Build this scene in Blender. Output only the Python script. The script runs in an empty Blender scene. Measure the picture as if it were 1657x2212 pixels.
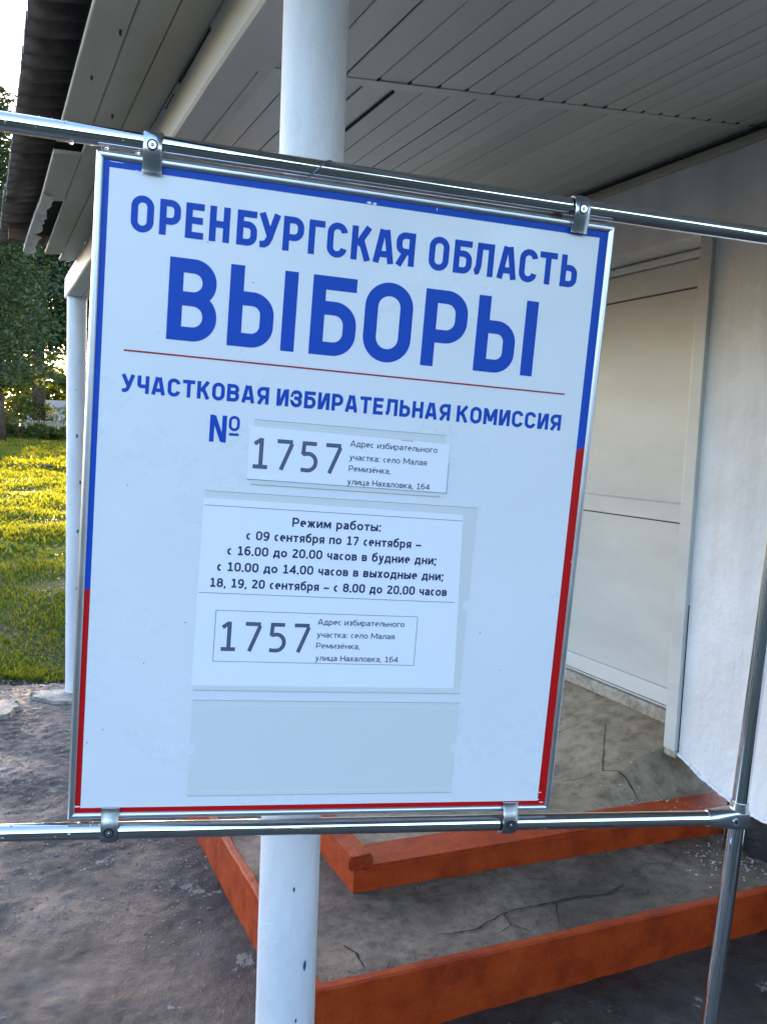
import bpy, bmesh, math, random
import numpy as np
from mathutils import Vector, Matrix, noise
random.seed(7); rng = np.random.default_rng(11)
scn = bpy.context.scene
COL = scn.collection
R = math.radians

# ------------------------------------------------------------------ camera
cam_d = bpy.data.cameras.new('camera'); cam = bpy.data.objects.new('camera', cam_d); COL.objects.link(cam)
CR = Vector((0.99919, 0.00356, 0.04014)); CD = Vector((0.04029, -0.08831, -0.99528)); CF = Vector((0.0, 0.99609, -0.08838))
m = Matrix((CR, -CD, -CF)).transposed().to_4x4(); m.translation = (0, 0, 1.76)
cam.matrix_world = m
cam_d.sensor_fit = 'VERTICAL'; cam_d.sensor_height = 24.0; cam_d.sensor_width = 18.0
cam_d.lens = 24.0 * 1700.0 / 2212.0
cam_d.clip_start = 0.02; cam_d.clip_end = 2000
scn.camera = cam

# ------------------------------------------------------------------ sky, sun, exposure
SUN_EL = 8.0
SUN_DIR = Vector((-0.356, 0.934, math.tan(R(SUN_EL)))).normalized()      # towards the sun
SUN_AZ = math.atan2(SUN_DIR.x, SUN_DIR.y)
w = bpy.data.worlds.new('World'); scn.world = w; w.use_nodes = True
nt = w.node_tree; bg = nt.nodes['Background']; bg.inputs[1].default_value = 0.15
sky = nt.nodes.new('ShaderNodeTexSky'); sky.sky_type = 'NISHITA'; sky.sun_disc = False
sky.sun_elevation = R(SUN_EL); sky.sun_rotation = SUN_AZ; sky.dust_density = 1.0; sky.ozone_density = 1.9
tint = nt.nodes.new('ShaderNodeMix'); tint.data_type = 'RGBA'; tint.blend_type = 'MULTIPLY'; tint.inputs[0].default_value = 1.0
tint.inputs[7].default_value = (1.10, 0.975, 1.02, 1)                    # camera's cool-magenta rendering of the evening sky
nt.links.new(sky.outputs[0], tint.inputs[6]); nt.links.new(tint.outputs[2], bg.inputs[0])
sd = bpy.data.lights.new('sun', 'SUN'); sd.energy = 5.0; sd.angle = R(0.5); sd.color = (1.0, 0.70, 0.36)
sun = bpy.data.objects.new('sun', sd); COL.objects.link(sun); sun.rotation_euler = SUN_DIR.to_track_quat('Z', 'Y').to_euler(); sun.location = (-10, 20, 12)
scn.view_settings.view_transform = 'Standard'; scn.view_settings.look = 'None'
scn.view_settings.exposure = 3.27; scn.view_settings.gamma = 1.0; scn.view_settings.use_curve_mapping = False

# ------------------------------------------------------------------ helpers
def tag(o, label=None, cat=None, group=None, kind=None):
    if label: o['label'] = label
    if cat: o['category'] = cat
    if group: o['group'] = group
    if kind: o['kind'] = kind
    return o

def empty(name, mat=None, label=None, cat=None, group=None):
    o = bpy.data.objects.new(name, None); COL.objects.link(o); o.empty_display_size = 0.1
    if mat is not None: o.matrix_world = mat
    return tag(o, label, cat, group)

def obj(name, me, mat=None, parent=None, loc=None, rot=None):
    if isinstance(me, bmesh.types.BMesh):
        b = me; me = bpy.data.meshes.new(name); b.to_mesh(me); b.free()
    if mat is not None and len(me.materials) == 0: me.materials.append(mat)
    o = bpy.data.objects.new(name, me); COL.objects.link(o)
    if parent is not None: o.parent = parent
    if loc is not None: o.location = loc
    if rot is not None: o.rotation_euler = rot
    return o

def pydata(name, v, f, mat=None, parent=None, smooth=False, **k):
    me = bpy.data.meshes.new(name); me.from_pydata([tuple(p) for p in v], [], f); me.update()
    if smooth: me.polygons.foreach_set('use_smooth', [True] * len(me.polygons))
    return obj(name, me, mat, parent, **k)

def box(b, x0, x1, y0, y1, z0, z1, bev=0.0):
    vs = [b.verts.new(p) for p in ((x0,y0,z0),(x1,y0,z0),(x1,y1,z0),(x0,y1,z0),(x0,y0,z1),(x1,y0,z1),(x1,y1,z1),(x0,y1,z1))]
    fs = [b.faces.new([vs[i] for i in q]) for q in ((3,2,1,0),(4,5,6,7),(0,1,5,4),(1,2,6,5),(2,3,7,6),(3,0,4,7))]
    if bev:
        es = list({e for f in fs for e in f.edges})
        bmesh.ops.bevel(b, geom=es, offset=bev, segments=2, affect='EDGES', profile=0.6)

def boxo(name, d, mat, parent=None, bev=0.0, **k):
    b = bmesh.new(); box(b, *d, bev=bev); return obj(name, b, mat, parent, **k)

def cyl(b, p0, p1, r0, r1=None, n=24, caps=True, rings=1):
    p0 = Vector(p0); p1 = Vector(p1); r1 = r0 if r1 is None else r1
    d = (p1 - p0).normalized(); a = d.orthogonal().normalized(); c = d.cross(a)
    rows = []
    for k in range(rings + 1):
        t = k / rings; r = r0 + (r1 - r0) * t; p = p0.lerp(p1, t)
        rows.append([b.verts.new(p + (a * math.cos(2*math.pi*i/n) + c * math.sin(2*math.pi*i/n)) * r) for i in range(n)])
    for k in range(rings):
        for i in range(n):
            f = b.faces.new((rows[k][i], rows[k][(i+1) % n], rows[k+1][(i+1) % n], rows[k+1][i])); f.smooth = True
    if caps:                                            # own vertices, so the caps do not bend the side normals
        b.faces.new([b.verts.new(v.co) for v in rows[0][::-1]]); b.faces.new([b.verts.new(v.co) for v in rows[-1]])

def sweep(b, pts, r, n=8, radii=None):
    pts = [Vector(p) for p in pts]; rows = []; prev = None
    for i, p in enumerate(pts):
        d = (pts[min(i+1, len(pts)-1)] - pts[max(i-1, 0)]).normalized()
        a = d.orthogonal().normalized() if prev is None else (prev - d * prev.dot(d)).normalized()
        prev = a; c = d.cross(a); rr = radii[i] if radii else r
        rows.append([b.verts.new(p + (a * math.cos(2*math.pi*k/n) + c * math.sin(2*math.pi*k/n)) * rr) for k in range(n)])
    for i in range(len(rows)-1):
        for k in range(n):
            f = b.faces.new((rows[i][k], rows[i][(k+1) % n], rows[i+1][(k+1) % n], rows[i+1][k])); f.smooth = True
    b.faces.new(rows[0][::-1]); b.faces.new(rows[-1])

def prism(b, poly, z0, z1, axis='z'):
    """poly of 2-D points extruded; axis says which coordinate z0..z1 runs along"""
    def P(p, h):
        return (p[0], p[1], h) if axis == 'z' else ((h, p[0], p[1]) if axis == 'x' else (p[0], h, p[1]))
    lo = [b.verts.new(P(p, z0)) for p in poly]; hi = [b.verts.new(P(p, z1)) for p in poly]
    n = len(poly)
    f1 = b.faces.new(lo[::-1]); f2 = b.faces.new(hi)
    for i in range(n): b.faces.new((lo[i], lo[(i+1) % n], hi[(i+1) % n], hi[i]))
    bmesh.ops.recalc_face_normals(b, faces=b.faces[:])

# ------------------------------------------------------------------ materials
class MB:
    def __init__(s, name, base=(.5,.5,.5), rough=.6, metal=0.0, spec=.5):
        s.m = bpy.data.materials.new(name); s.m.use_nodes = True; s.t = s.m.node_tree
        s.p = s.t.nodes['Principled BSDF']; s.set('Base Color', (*base, 1)); s.set('Roughness', rough); s.set('Metallic', metal); s.set('Specular IOR Level', spec)
        s.tc = s.t.nodes.new('ShaderNodeTexCoord')
    def set(s, k, v): s.p.inputs[k].default_value = v
    def L(s, a, b): s.t.links.new(a, b)
    def noise(s, scale, det=6, rough=.6, stretch=None, dist=0.0):
        n = s.t.nodes.new('ShaderNodeTexNoise'); n.inputs['Scale'].default_value = scale; n.inputs['Detail'].default_value = det
        n.inputs['Roughness'].default_value = rough; n.inputs['Distortion'].default_value = dist
        if stretch:
            mp = s.t.nodes.new('ShaderNodeMapping'); mp.inputs['Scale'].default_value = stretch
            s.L(s.tc.outputs['Object'], mp.inputs[0]); s.L(mp.outputs[0], n.inputs[0])
        else: s.L(s.tc.outputs['Object'], n.inputs[0])
        return n.outputs['Fac']
    def voro(s, scale, feature='F1', rnd=1.0, stretch=None):
        n = s.t.nodes.new('ShaderNodeTexVoronoi'); n.inputs['Scale'].default_value = scale; n.feature = feature; n.inputs['Randomness'].default_value = rnd
        if stretch:
            mp = s.t.nodes.new('ShaderNodeMapping'); mp.inputs['Scale'].default_value = stretch
            s.L(s.tc.outputs['Object'], mp.inputs[0]); s.L(mp.outputs[0], n.inputs[0])
        else: s.L(s.tc.outputs['Object'], n.inputs[0])
        return n.outputs['Distance']
    def ramp(s, fac, stops):
        n = s.t.nodes.new('ShaderNodeValToRGB'); e = n.color_ramp.elements
        while len(e) < len(stops): e.new(0.5)
        for i, (p, c) in enumerate(stops):
            e[i].position = p; e[i].color = (*c, 1) if isinstance(c, tuple) else (c, c, c, 1)
        s.L(fac, n.inputs[0]); return n.outputs[0]
    def mix(s, fac, a, b, mode='MIX'):
        n = s.t.nodes.new('ShaderNodeMix'); n.data_type = 'RGBA'; n.blend_type = mode
        for sock, v in ((n.inputs[0], fac), (n.inputs[6], a), (n.inputs[7], b)):
            if hasattr(v, 'is_linked') or hasattr(v, 'links'): s.L(v, sock)
            elif isinstance(v, tuple): sock.default_value = (*v, 1)
            else: sock.default_value = v
        return n.outputs[2]
    def color(s, c): s.L(c, s.p.inputs['Base Color']); return s
    def roughf(s, c): s.L(c, s.p.inputs['Roughness']); return s
    def bump(s, h, strength=.5, dist=.01):
        n = s.t.nodes.new('ShaderNodeBump'); n.inputs['Strength'].default_value = strength; n.inputs['Distance'].default_value = dist
        s.L(h, n.inputs['Height'])
        if s.p.inputs['Normal'].is_linked: s.L(s.p.inputs['Normal'].links[0].from_socket, n.inputs['Normal'])
        s.L(n.outputs[0], s.p.inputs['Normal']); return s

def mat_panel():
    k = MB('sign_white', (.80,.80,.80), .32)
    k.color(k.ramp(k.noise(6, 5), [(.25,(.775,.775,.775)),(.75,(.815,.815,.815))]))
    k.roughf(k.ramp(k.noise(4, 6, .7), [(.35,.2),(.65,.45)])); k.bump(k.noise(3, 2), .08, .004); return k.m
def mat_chrome():
    k = MB('chrome', (.72,.73,.74), .07, 1.0)
    k.roughf(k.ramp(k.noise(60, 4), [(.45,.025),(.8,.11)]))
    k.bump(k.noise(90, 3), .04, .0006); return k.m
def mat_alu(n='aluminium', c=(.66,.67,.69), r=.36):
    k = MB(n, c, r, 1.0); k.roughf(k.ramp(k.noise(12, 3), [(.3,r*.9),(.7,r*1.1)])); return k.m
def mat_concrete(name, stops, scale=2.2, rough=.85, fine=.5, dark=True, speck=None):
    k = MB(name, (.2,.2,.2), rough)
    c = k.ramp(k.noise(scale, 10, .65, dist=.6), stops)
    c2 = k.ramp(k.noise(scale*9, 8, .7), [(.32,.35),(.52,1.0),(.75,1.45)])
    c = k.mix(.85, c, c2, 'MULTIPLY')
    if dark:
        c3 = k.ramp(k.noise(scale*.6, 5, .6, dist=1.2), [(.42,.38),(.56,1.0)])
        c = k.mix(.75, c, c3, 'MULTIPLY')
    pit = k.ramp(k.voro(scale*28), [(.05,.25),(.18,1.0)])
    msk = k.ramp(k.noise(scale*4, 3), [(.5,0.0),(.62,1.0)])
    c = k.mix(msk, c, k.mix(1.0, c, pit, 'MULTIPLY'))
    if speck:
        c = k.mix(k.ramp(k.noise(scale*2.6, 9, .75, dist=.4), [(.61,0.0),(.63,.8)]), c, speck)
    k.color(c)
    k.bump(k.noise(scale*5, 10, .7), .6*fine, .03); k.bump(k.voro(scale*14), .25*fine, .006); k.bump(k.noise(scale*60, 4, .7), .6*fine, .003)
    k.roughf(k.ramp(k.noise(scale*1.3, 4), [(.38,rough-.38),(.6,rough)])); return k.m
def mat_orange():
    k = MB('orange_paint', (.42,.085,.02), .55, 0, .3)
    c = k.ramp(k.noise(7, 8, .65), [(.3,(.20,.019,.002)),(.5,(.35,.04,.003)),(.75,(.42,.063,.007))])
    wear = k.ramp(k.noise(22, 8, .75), [(.66,0.0),(.72,1.0)])
    c = k.mix(wear, c, (.45,.12,.035))
    dirt = k.ramp(k.noise(45, 6, .7), [(.60,0.0),(.72,1.0)])
    c = k.mix(dirt, c, (.13,.035,.015)); chip = k.ramp(k.noise(30, 9, .8, dist=.5), [(.685,0.0),(.70,1.0)]); c = k.mix(chip, c, (.17,.13,.10)); k.color(c); k.bump(chip, .4, -.003)
    k.bump(k.noise(16, 8, .65), .6, .012); k.bump(k.noise(140, 3), .35, .002); return k.m
def mat_postpaint():
    k = MB('white_oil_paint', (.74,.75,.76), .42)
    c = k.ramp(k.noise(5, 6, .6, stretch=(1,1,.4)), [(.3,(.66,.67,.68)),(.6,(.78,.78,.78))])
    chip = k.ramp(k.voro(17, stretch=(1,1,.6)), [(.045,1.0),(.075,0.0)])
    chm = k.ramp(k.noise(4, 3), [(.52,0.0),(.56,1.0)])
    c = k.mix(k.mix(1.0, chip, chm, 'MULTIPLY'), c, (.02,.07,.09))
    fl = k.ramp(k.noise(38, 8, .8, stretch=(1,1,.5)), [(.68,0.0),(.71,1.0)])
    c = k.mix(fl, c, (.5,.52,.54)); k.color(c)
    pe = k.ramp(k.noise(24, 7, .7, stretch=(1,1,.7)), [(.42,0.0),(.52,.7),(.62,1.0)])
    k.bump(pe, .6, .0018); k.bump(k.noise(9, 4), .25, .006); k.bump(k.noise(150, 3), .2, .001); return k.m
def mat_plaster():
    k = MB('whitewashed_plaster', (.72,.72,.72), .8)
    c = k.ramp(k.noise(2.2, 8, .65), [(.3,(.68,.67,.66)),(.6,(.80,.80,.81))])
    c = k.mix(k.ramp(k.noise(30, 6, .8), [(.73,0.0),(.76,1.0)]), c, (.3,.25,.2))
    c = k.mix(.35, c, k.ramp(k.noise(9, 6, .6, stretch=(1,1,.12)), [(.35,.75),(.6,1.0)]), 'MULTIPLY')
    k.color(c); k.bump(k.noise(4, 7, .55), .7, .03); k.bump(k.noise(45, 6, .65, stretch=(1,1,.5)), .8, .004); return k.m
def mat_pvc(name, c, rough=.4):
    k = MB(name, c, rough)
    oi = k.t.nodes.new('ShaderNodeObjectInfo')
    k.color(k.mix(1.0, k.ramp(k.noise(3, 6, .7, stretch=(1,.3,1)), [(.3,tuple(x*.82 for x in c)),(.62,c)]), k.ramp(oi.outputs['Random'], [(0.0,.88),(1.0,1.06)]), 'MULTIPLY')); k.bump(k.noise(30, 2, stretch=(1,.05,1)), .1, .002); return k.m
def mat_soffit():
    k = MB('soffit_paint', (.5,.5,.44), .6)
    c = k.ramp(k.noise(3, 7, .65, stretch=(1,.35,1)), [(.3,(.42,.41,.35)),(.6,(.56,.56,.50)),(.8,(.60,.60,.56))])
    c = k.mix(k.ramp(k.noise(9, 6, .75, stretch=(1,.5,1)), [(.66,0.0),(.74,1.0)]), c, (.30,.19,.10))
    k.color(c); k.bump(k.noise(20, 4, stretch=(1,.1,1)), .25, .003); return k.m
def mat_roof():
    k = MB('weathered_sheet', (.12,.11,.11), .75)
    c = k.ramp(k.noise(6, 7, .7), [(.35,(.10,.085,.08)),(.6,(.22,.18,.15)),(.8,(.36,.29,.2))])
    k.color(c); k.bump(k.noise(60, 5), .4, .003); return k.m
def leafmat(name, a, b_, tr=.5):
    k = MB(name, a, .55); g = k.t.nodes.new('ShaderNodeNewGeometry'); o = k.t.nodes.new('ShaderNodeObjectInfo')
    ad = k.t.nodes.new('ShaderNodeMath'); ad.operation = 'FRACT'
    k.L(g.outputs['Random Per Island'], ad.inputs[0])
    c = k.ramp(ad.outputs[0], [(0.0,a),(1.0,b_)]); k.color(c)
    t = k.t.nodes.new('ShaderNodeBsdfTranslucent'); mx = k.t.nodes.new('ShaderNodeMixShader'); mx.inputs[0].default_value = tr
    k.L(k.mix(1.0, c, (1.9,1.5,.4), 'MULTIPLY'), t.inputs[0])
    out = k.t.nodes['Material Output']; k.L(k.p.outputs[0], mx.inputs[1]); k.L(t.outputs[0], mx.inputs[2]); k.L(mx.outputs[0], out.inputs[0]); return k.m
def flat(name, c, rough=.5, metal=0.0, spec=.5): return MB(name, c, rough, metal, spec).m

M = dict(
    panel=mat_panel(), chrome=mat_chrome(), alu=mat_alu(), clamp=mat_alu('satin_clamp', (.60,.62,.66), .24),
    blue=flat('print_blue', (.003,.065,.42), .5, 0, .25), blue2=flat('print_blue_dark', (.006,.035,.36), .35), red=flat('print_red', (.52,.003,.004), .5, 0, .25), redline=flat('print_dark_red', (.36,.006,.02), .4),
    ink=flat('ink_dark', (.012,.028,.085), .5), inkgrey=flat('ink_grey', (.09,.115,.17), .5), hair=flat('ink_line', (.10,.14,.22), .5),
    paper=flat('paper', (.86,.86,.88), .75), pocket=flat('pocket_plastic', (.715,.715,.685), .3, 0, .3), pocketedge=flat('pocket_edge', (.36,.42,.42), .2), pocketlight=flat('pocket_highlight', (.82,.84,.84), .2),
    black=flat('black_hole', (.006,.006,.007), .9), dark=flat('dark_gap', (.02,.02,.018), .9),
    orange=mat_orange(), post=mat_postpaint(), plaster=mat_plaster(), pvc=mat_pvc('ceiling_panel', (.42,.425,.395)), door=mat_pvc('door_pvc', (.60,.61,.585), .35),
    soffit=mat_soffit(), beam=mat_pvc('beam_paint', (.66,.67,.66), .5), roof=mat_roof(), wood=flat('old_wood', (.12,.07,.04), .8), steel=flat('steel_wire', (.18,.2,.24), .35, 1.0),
    tread=mat_concrete('tread_concrete', [(.25,(.065,.047,.033)),(.5,(.155,.12,.086)),(.75,(.24,.20,.15))], 2.4, .8, .7),
    floor=mat_concrete('porch_concrete', [(.25,(.165,.125,.08)),(.5,(.265,.21,.14)),(.75,(.33,.275,.195))], 1.6, .75, .35, dark=False),
    apron=mat_concrete('yard_concrete', [(.25,(.011,.009,.008)),(.46,(.042,.036,.031)),(.62,(.078,.068,.060)),(.8,(.15,.135,.12))], 1.5, .75, 1.0, speck=(.26,.25,.23)),
    cement=mat_concrete('cement_patch', [(.3,(.22,.19,.14)),(.6,(.36,.33,.27))], 4, .8, .5, dark=False),
    plinth=mat_concrete('black_plinth', [(.3,(.008,.007,.007)),(.7,(.03,.026,.026))], 3, .7, .7),
    soil=mat_concrete('lawn_soil', [(.3,(.012,.017,.005)),(.7,(.03,.04,.01))], .8, .95, .8),
    stone=mat_concrete('pebble', [(.3,(.14,.12,.10)),(.7,(.34,.30,.25))], 9, .8, .5, dark=False),
    grass=leafmat('grass_blade', (.07,.115,.012), (.16,.18,.018), .6), weed=leafmat('weed_leaf', (.04,.085,.018), (.085,.13,.03), .4),
    needle=leafmat('dark_foliage', (.018,.042,.014), (.04,.075,.022), .3), leaf=leafmat('broad_foliage', (.045,.08,.016), (.10,.12,.02), .5),
    bark=mat_concrete('bark', [(.3,(.04,.025,.018)),(.7,(.12,.075,.05))], 5, .9, 1.0), fence=mat_concrete('fence_wood', [(.3,(.25,.2,.13)),(.7,(.42,.36,.26))], 3, .8, .6, dark=False),
    shed=flat('pale_blue_wall', (.38,.44,.5), .8), shedroof=flat('grey_roof', (.3,.3,.3), .7), chip=flat('lime_chip', (.62,.60,.52), .8), white=flat('white_scratch', (.8,.8,.8), .5),
    glass=MB('water', (1,1,1), .02).m)
M['glass'].node_tree.nodes['Principled BSDF'].inputs['Transmission Weight'].default_value = 1.0

# ------------------------------------------------------------------ frames of reference (real places, metres)
TH = 0.4744
BM = Matrix.Rotation(TH, 4, 'Z')                    # building frame: x = towards the wall, y = along the eave, z up
SU = Vector((0.9779, 0.2051, -0.0397)); SV = Vector((-0.0444, 0.0184, -0.9988)); SN = SU.cross(SV).normalized()
SU.normalize(); SV = SN.cross(SU).normalized()
SM = Matrix((SU, -SV, -SN)).transposed().to_4x4(); SM.translation = (-0.3992, 1.0815, 2.1309)
HS = 0.9358; WS = 0.75

# ================================================================== GROUND AND TERRAIN
def hgt(x, y):
    """height of the terrain: flat yard, lawn that rises towards the fence"""
    t = max(0.0, y - 5.6)
    return min(t * 0.027, 1.6) + (0.0 if t == 0 else min(1, t / 2) * 0.05 * noise.noise((x * .25, y * .25, 3)))
def grid(name, x0, x1, y0, y1, nx, ny, zf, mat, inside=None, **k):
    v = []; f = []
    for j in range(ny + 1):
        for i in range(nx + 1):
            x = x0 + (x1 - x0) * i / nx; y = y0 + (y1 - y0) * j / ny; v.append((x, y, zf(x, y)))
    for j in range(ny):
        for i in range(nx):
            a = j * (nx + 1) + i; f.append((a, a + 1, a + nx + 2, a + nx + 1))
    return pydata(name, v, f, mat, smooth=True, **k)
tag(grid('lawn', -400, 400, -200, 600, 160, 160, lambda x, y: (hgt(x, y) if y > 5 else 0) - .03 - (.02 if y < 5.4 else 0), M['soil']), kind='structure')
def yard_z(x, y):
    p = noise.noise((x * 1.6, y * 1.6, 0)); q = noise.noise((x * 7, y * 7, 5)); r = noise.noise((x * 24, y * 24, 9))
    rough = min(1, max(0, (y - 2.6) / 1.2)) if x < -.5 else 0
    return .006 * p + .003 * q * (0.5 + rough) + (.004 + .007 * rough) * r
def yard_edge(x): return 5.30 + .55 * (x + 2.35) * .38 + .05 * noise.noise((x * 3, 0, 0))
v = []; f = []; NX, NY = 300, 330
for j in range(NY + 1):
    for i in range(NX + 1):
        x = -3.9 + 6.6 * i / NX; y0 = -.5; y1 = yard_edge(x) + .02 * noise.noise((x * 14, 2, 0)); y = y0 + (y1 - y0) * j / NY
        v.append((x, y, yard_z(x, y)))
for j in range(NY):
    for i in range(NX):
        a = j * (NX + 1) + i; f.append((a, a + 1, a + NX + 2, a + NX + 1))
yard = tag(pydata('concrete_yard', v, f, M['apron'], smooth=True), kind='structure')
# flush slabs that continue the yard outside the view
def patch(name, cx, cy, rx, ry, z, mat, seed, n=110, ang=0, th=.010):
    b = bmesh.new(); ring = []
    for i in range(n):
        t = 2 * math.pi * i / n; k = 1 + .45 * noise.noise((math.cos(t) * 1.4 + seed, math.sin(t) * 1.4, seed)) + .3 * noise.noise((math.cos(t) * 5 + seed, math.sin(t) * 5, seed)) + .12 * noise.noise((math.cos(t) * 14 + seed, math.sin(t) * 14, seed))
        x = rx * k * math.cos(t); y = ry * k * math.sin(t); ring.append((cx + x * math.cos(ang) - y * math.sin(ang), cy + x * math.sin(ang) + y * math.cos(ang)))
    o_ = [b.verts.new((p[0], p[1], z - .01)) for p in ring]
    i_ = [b.verts.new((cx + (p[0]-cx) * .9, cy + (p[1]-cy) * .9, z + th)) for p in ring]; c = b.verts.new((cx, cy, z + th * 1.3))
    for k in range(n):
        q = (k + 1) % n; b.faces.new((o_[k], o_[q], i_[q], i_[k])); b.faces.new((i_[k], i_[q], c))
    return obj(name, b, mat)
tag(patch('cement_footing', -2.05, 5.06, .22, .12, .006, M['cement'], 3), 'pale cement skim spread round the foot of the far white post', 'cement patch')
tag(patch('cement_slab', -2.36, 4.72, .13, .2, .01, M['cement'], 8, th=.02), 'broken pale slab lying in the dark gravel at the left edge', 'slab')
# loose gravel and grit on the rough strip
def stones(n, area, smin, smax, mat, name, zf=lambda x, y: 0.0):
    V = []; F = []
    ico = [(0,0,1),(.9,0,.35),(.28,.85,.35),(-.72,.53,.35),(-.72,-.53,.35),(.28,-.85,.35),(.72,.53,-.4),(-.28,.85,-.4),(-.9,0,-.4),(-.28,-.85,-.4),(.72,-.53,-.4)]
    fc = [(0,1,2),(0,2,3),(0,3,4),(0,4,5),(0,5,1),(1,6,2),(2,7,3),(3,8,4),(4,9,5),(5,10,1),(2,6,7),(3,7,8),(4,8,9),(5,9,10),(1,10,6)]
    for _ in range(n):
        x, y = area(); s = smin + (smax - smin) * random.random() ** 3; a = random.random() * 6.3; k = len(V); q = [random.uniform(.6, 1.2) for _ in range(11)]
        for i, p in enumerate(ico):
            X = p[0] * s * q[i]; Y = p[1] * s * .75 * q[i]; V.append((x + X * math.cos(a) - Y * math.sin(a), y + X * math.sin(a) + Y * math.cos(a), zf(x, y) + p[2] * s * .45 * q[i]))
        F += [tuple(k + i for i in t) for t in fc]
    return pydata(name, V, F, mat)
def ar1():
    y = 2.5 + 2.85 * random.random() ** .7; return (random.uniform(-.56 * y - .3, -.2 * y), y)
tag(stones(15000, ar1, .0018, .009, M['stone'], 'gravel', yard_z), 'loose dark grit scattered over the rough yard beside the steps', 'gravel', kind='stuff')

# ================================================================== PORCH STEPS (building frame)
def frame(name, label, cat, group=None): return empty(name, BM, label, cat, group)
steps = frame('porch_steps', 'two low concrete porch steps with orange painted risers and edges', 'steps')
def surf(name, quad, nx, ny, mat, parent, amp=.003, zoff=0.0, skirt=None, fr=6.0):
    """bilinear sheet through four corners (x, y, z), gently uneven"""
    a, b_, c, d = [Vector(q) for q in quad]; v = []; f = []
    for j in range(ny + 1):
        for i in range(nx + 1):
            s = i / nx; t = j / ny; p = (a * (1 - s) + b_ * s) * (1 - t) + (d * (1 - s) + c * s) * t
            p.z += amp * noise.noise((p.x * fr, p.y * fr, zoff)) + amp * .5 * noise.noise((p.x * 25, p.y * 25, zoff)); v.append(p)
    for j in range(ny):
        for i in range(nx):
            k = j * (nx + 1) + i; f.append((k, k + 1, k + nx + 2, k + nx + 1))
    return pydata(name, v, f, mat, parent, smooth=True)
# lower tread: front edge runs y 1.923 -> 1.80; left side runs along x .835
surf('lower_tread', [(.865,1.945,.203),(2.82,1.825,.146),(2.82,2.42,.147),(.865,2.48,.165)], 90, 40, M['tread'], steps, .004)
surf('side_tread', [(.865,2.48,.165),(1.26,2.46,.16),(1.26,4.7,.16),(.865,4.7,.165)], 20, 80, M['tread'], steps, .004)
def rough_box(name, pts_lo, pts_hi, th, mat, parent, n=60, jit=.006, side=1):
    """painted riser board between two ends: outer face lo/hi lines, thickness th towards +normal; uneven top and bottom"""
    (x0, y0, zb0, zt0), (x1, y1, zb1, zt1) = pts_lo, pts_hi
    d = Vector((x1 - x0, y1 - y0, 0)); L = d.length; d.normalize(); nrm = Vector((-d.y, d.x, 0)) * side
    v = []; f = []
    for i in range(n + 1):
        t = i / n; p = Vector((x0, y0, 0)).lerp(Vector((x1, y1, 0)), t); zb = zb0 + (zb1 - zb0) * t; zt = zt0 + (zt1 - zt0) * t
        q = p.x * 3 + p.y * 5
        j1 = jit * noise.noise((q * 3, 1, x0)); j2 = jit * noise.noise((q * 4, 7, y0)); j3 = jit * noise.noise((q * 6, 3, 2))
        bvl = .006
        for (o, z) in ((j1, zb), (j1 * .5, (zb + zt) / 2), (j2, zt - bvl + j3 * .4), (bvl + j2, zt + j3 * .4), (th - bvl + j1 * 1.5, zt + j3 * .5), (th + j1 * 1.5, zt - bvl + j3 * .4), (th, zb)):
            w_ = p + nrm * o; v.append((w_.x, w_.y, z))
    m_ = 7
    for i in range(n):
        for k in range(m_ - 1): f.append((i*m_+k, (i+1)*m_+k, (i+1)*m_+k+1, i*m_+k+1))
    f.append(tuple(range(m_))[::-1]); f.append(tuple(n*m_+k for k in range(m_)))
    return pydata(name, v, f, mat, parent)
rough_box('riser', (.835,1.925,-.03,.208), (2.82,1.80,-.03,.149), .034, M['orange'], steps, 90)
rough_box('side_riser', (.835,1.925,-.03,.205), (.835,4.7,-.03,.17), .034, M['orange'], steps, 90, side=-1)
# upper step
rough_box('riser', (1.165,2.385,.12,.246), (2.84,2.205,.12,.248), .04, M['orange'], steps, 80)
rough_box('side_riser', (1.165,2.385,.12,.25), (1.165,4.7,.12,.25), .04, M['orange'], steps, 80, side=-1)
b = bmesh.new(); pl = [(1.205,2.366),(2.98,2.180),(2.98,2.312),(1.20,2.520)]
prism(b, pl, .246, .268); bmesh.ops.bevel(b, geom=b.edges[:], offset=.005, segments=2, affect='EDGES')
obj('nosing_board', b, M['orange'], steps)
b = bmesh.new(); prism(b, [(1.145,2.38),(1.235,2.375),(1.235,4.7),(1.145,4.7)], .25, .302); bmesh.ops.bevel(b, geom=b.edges[:], offset=.007, segments=2, affect='EDGES')
obj('edge_kerb', b, M['orange'], steps)
# porch floor: level at the front, screeded up towards the door threshold
def sm(t): t = min(1, max(0, t)); return t * t * (3 - 2 * t)
def pf(x, y): return .267 + .15 * sm((y - 2.36) / .16) * sm((x - 2.2) / .6) + .05 * sm((x - 2.74) / .2) * sm((y - 2.4) / .1)
v = []; f = []; nx, ny = 90, 110
for j in range(ny + 1):
    for i in range(nx + 1):
        x = 1.20 + 1.80 * i / nx; y0 = 2.520 - .208 * (x - 1.2) / 1.78 - .002; y = y0 + (4.9 - y0) * (j / ny) ** 1.3
        v.append((x, y, pf(x, y) + .003 * noise.noise((x * 5, y * 5, 1))))
for j in range(ny):
    for i in range(nx):
        a = j * (nx + 1) + i; f.append((a, a + 1, a + nx + 2, a + nx + 1))
pydata('porch_slab', v, f, M['floor'], steps, smooth=True)
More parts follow.
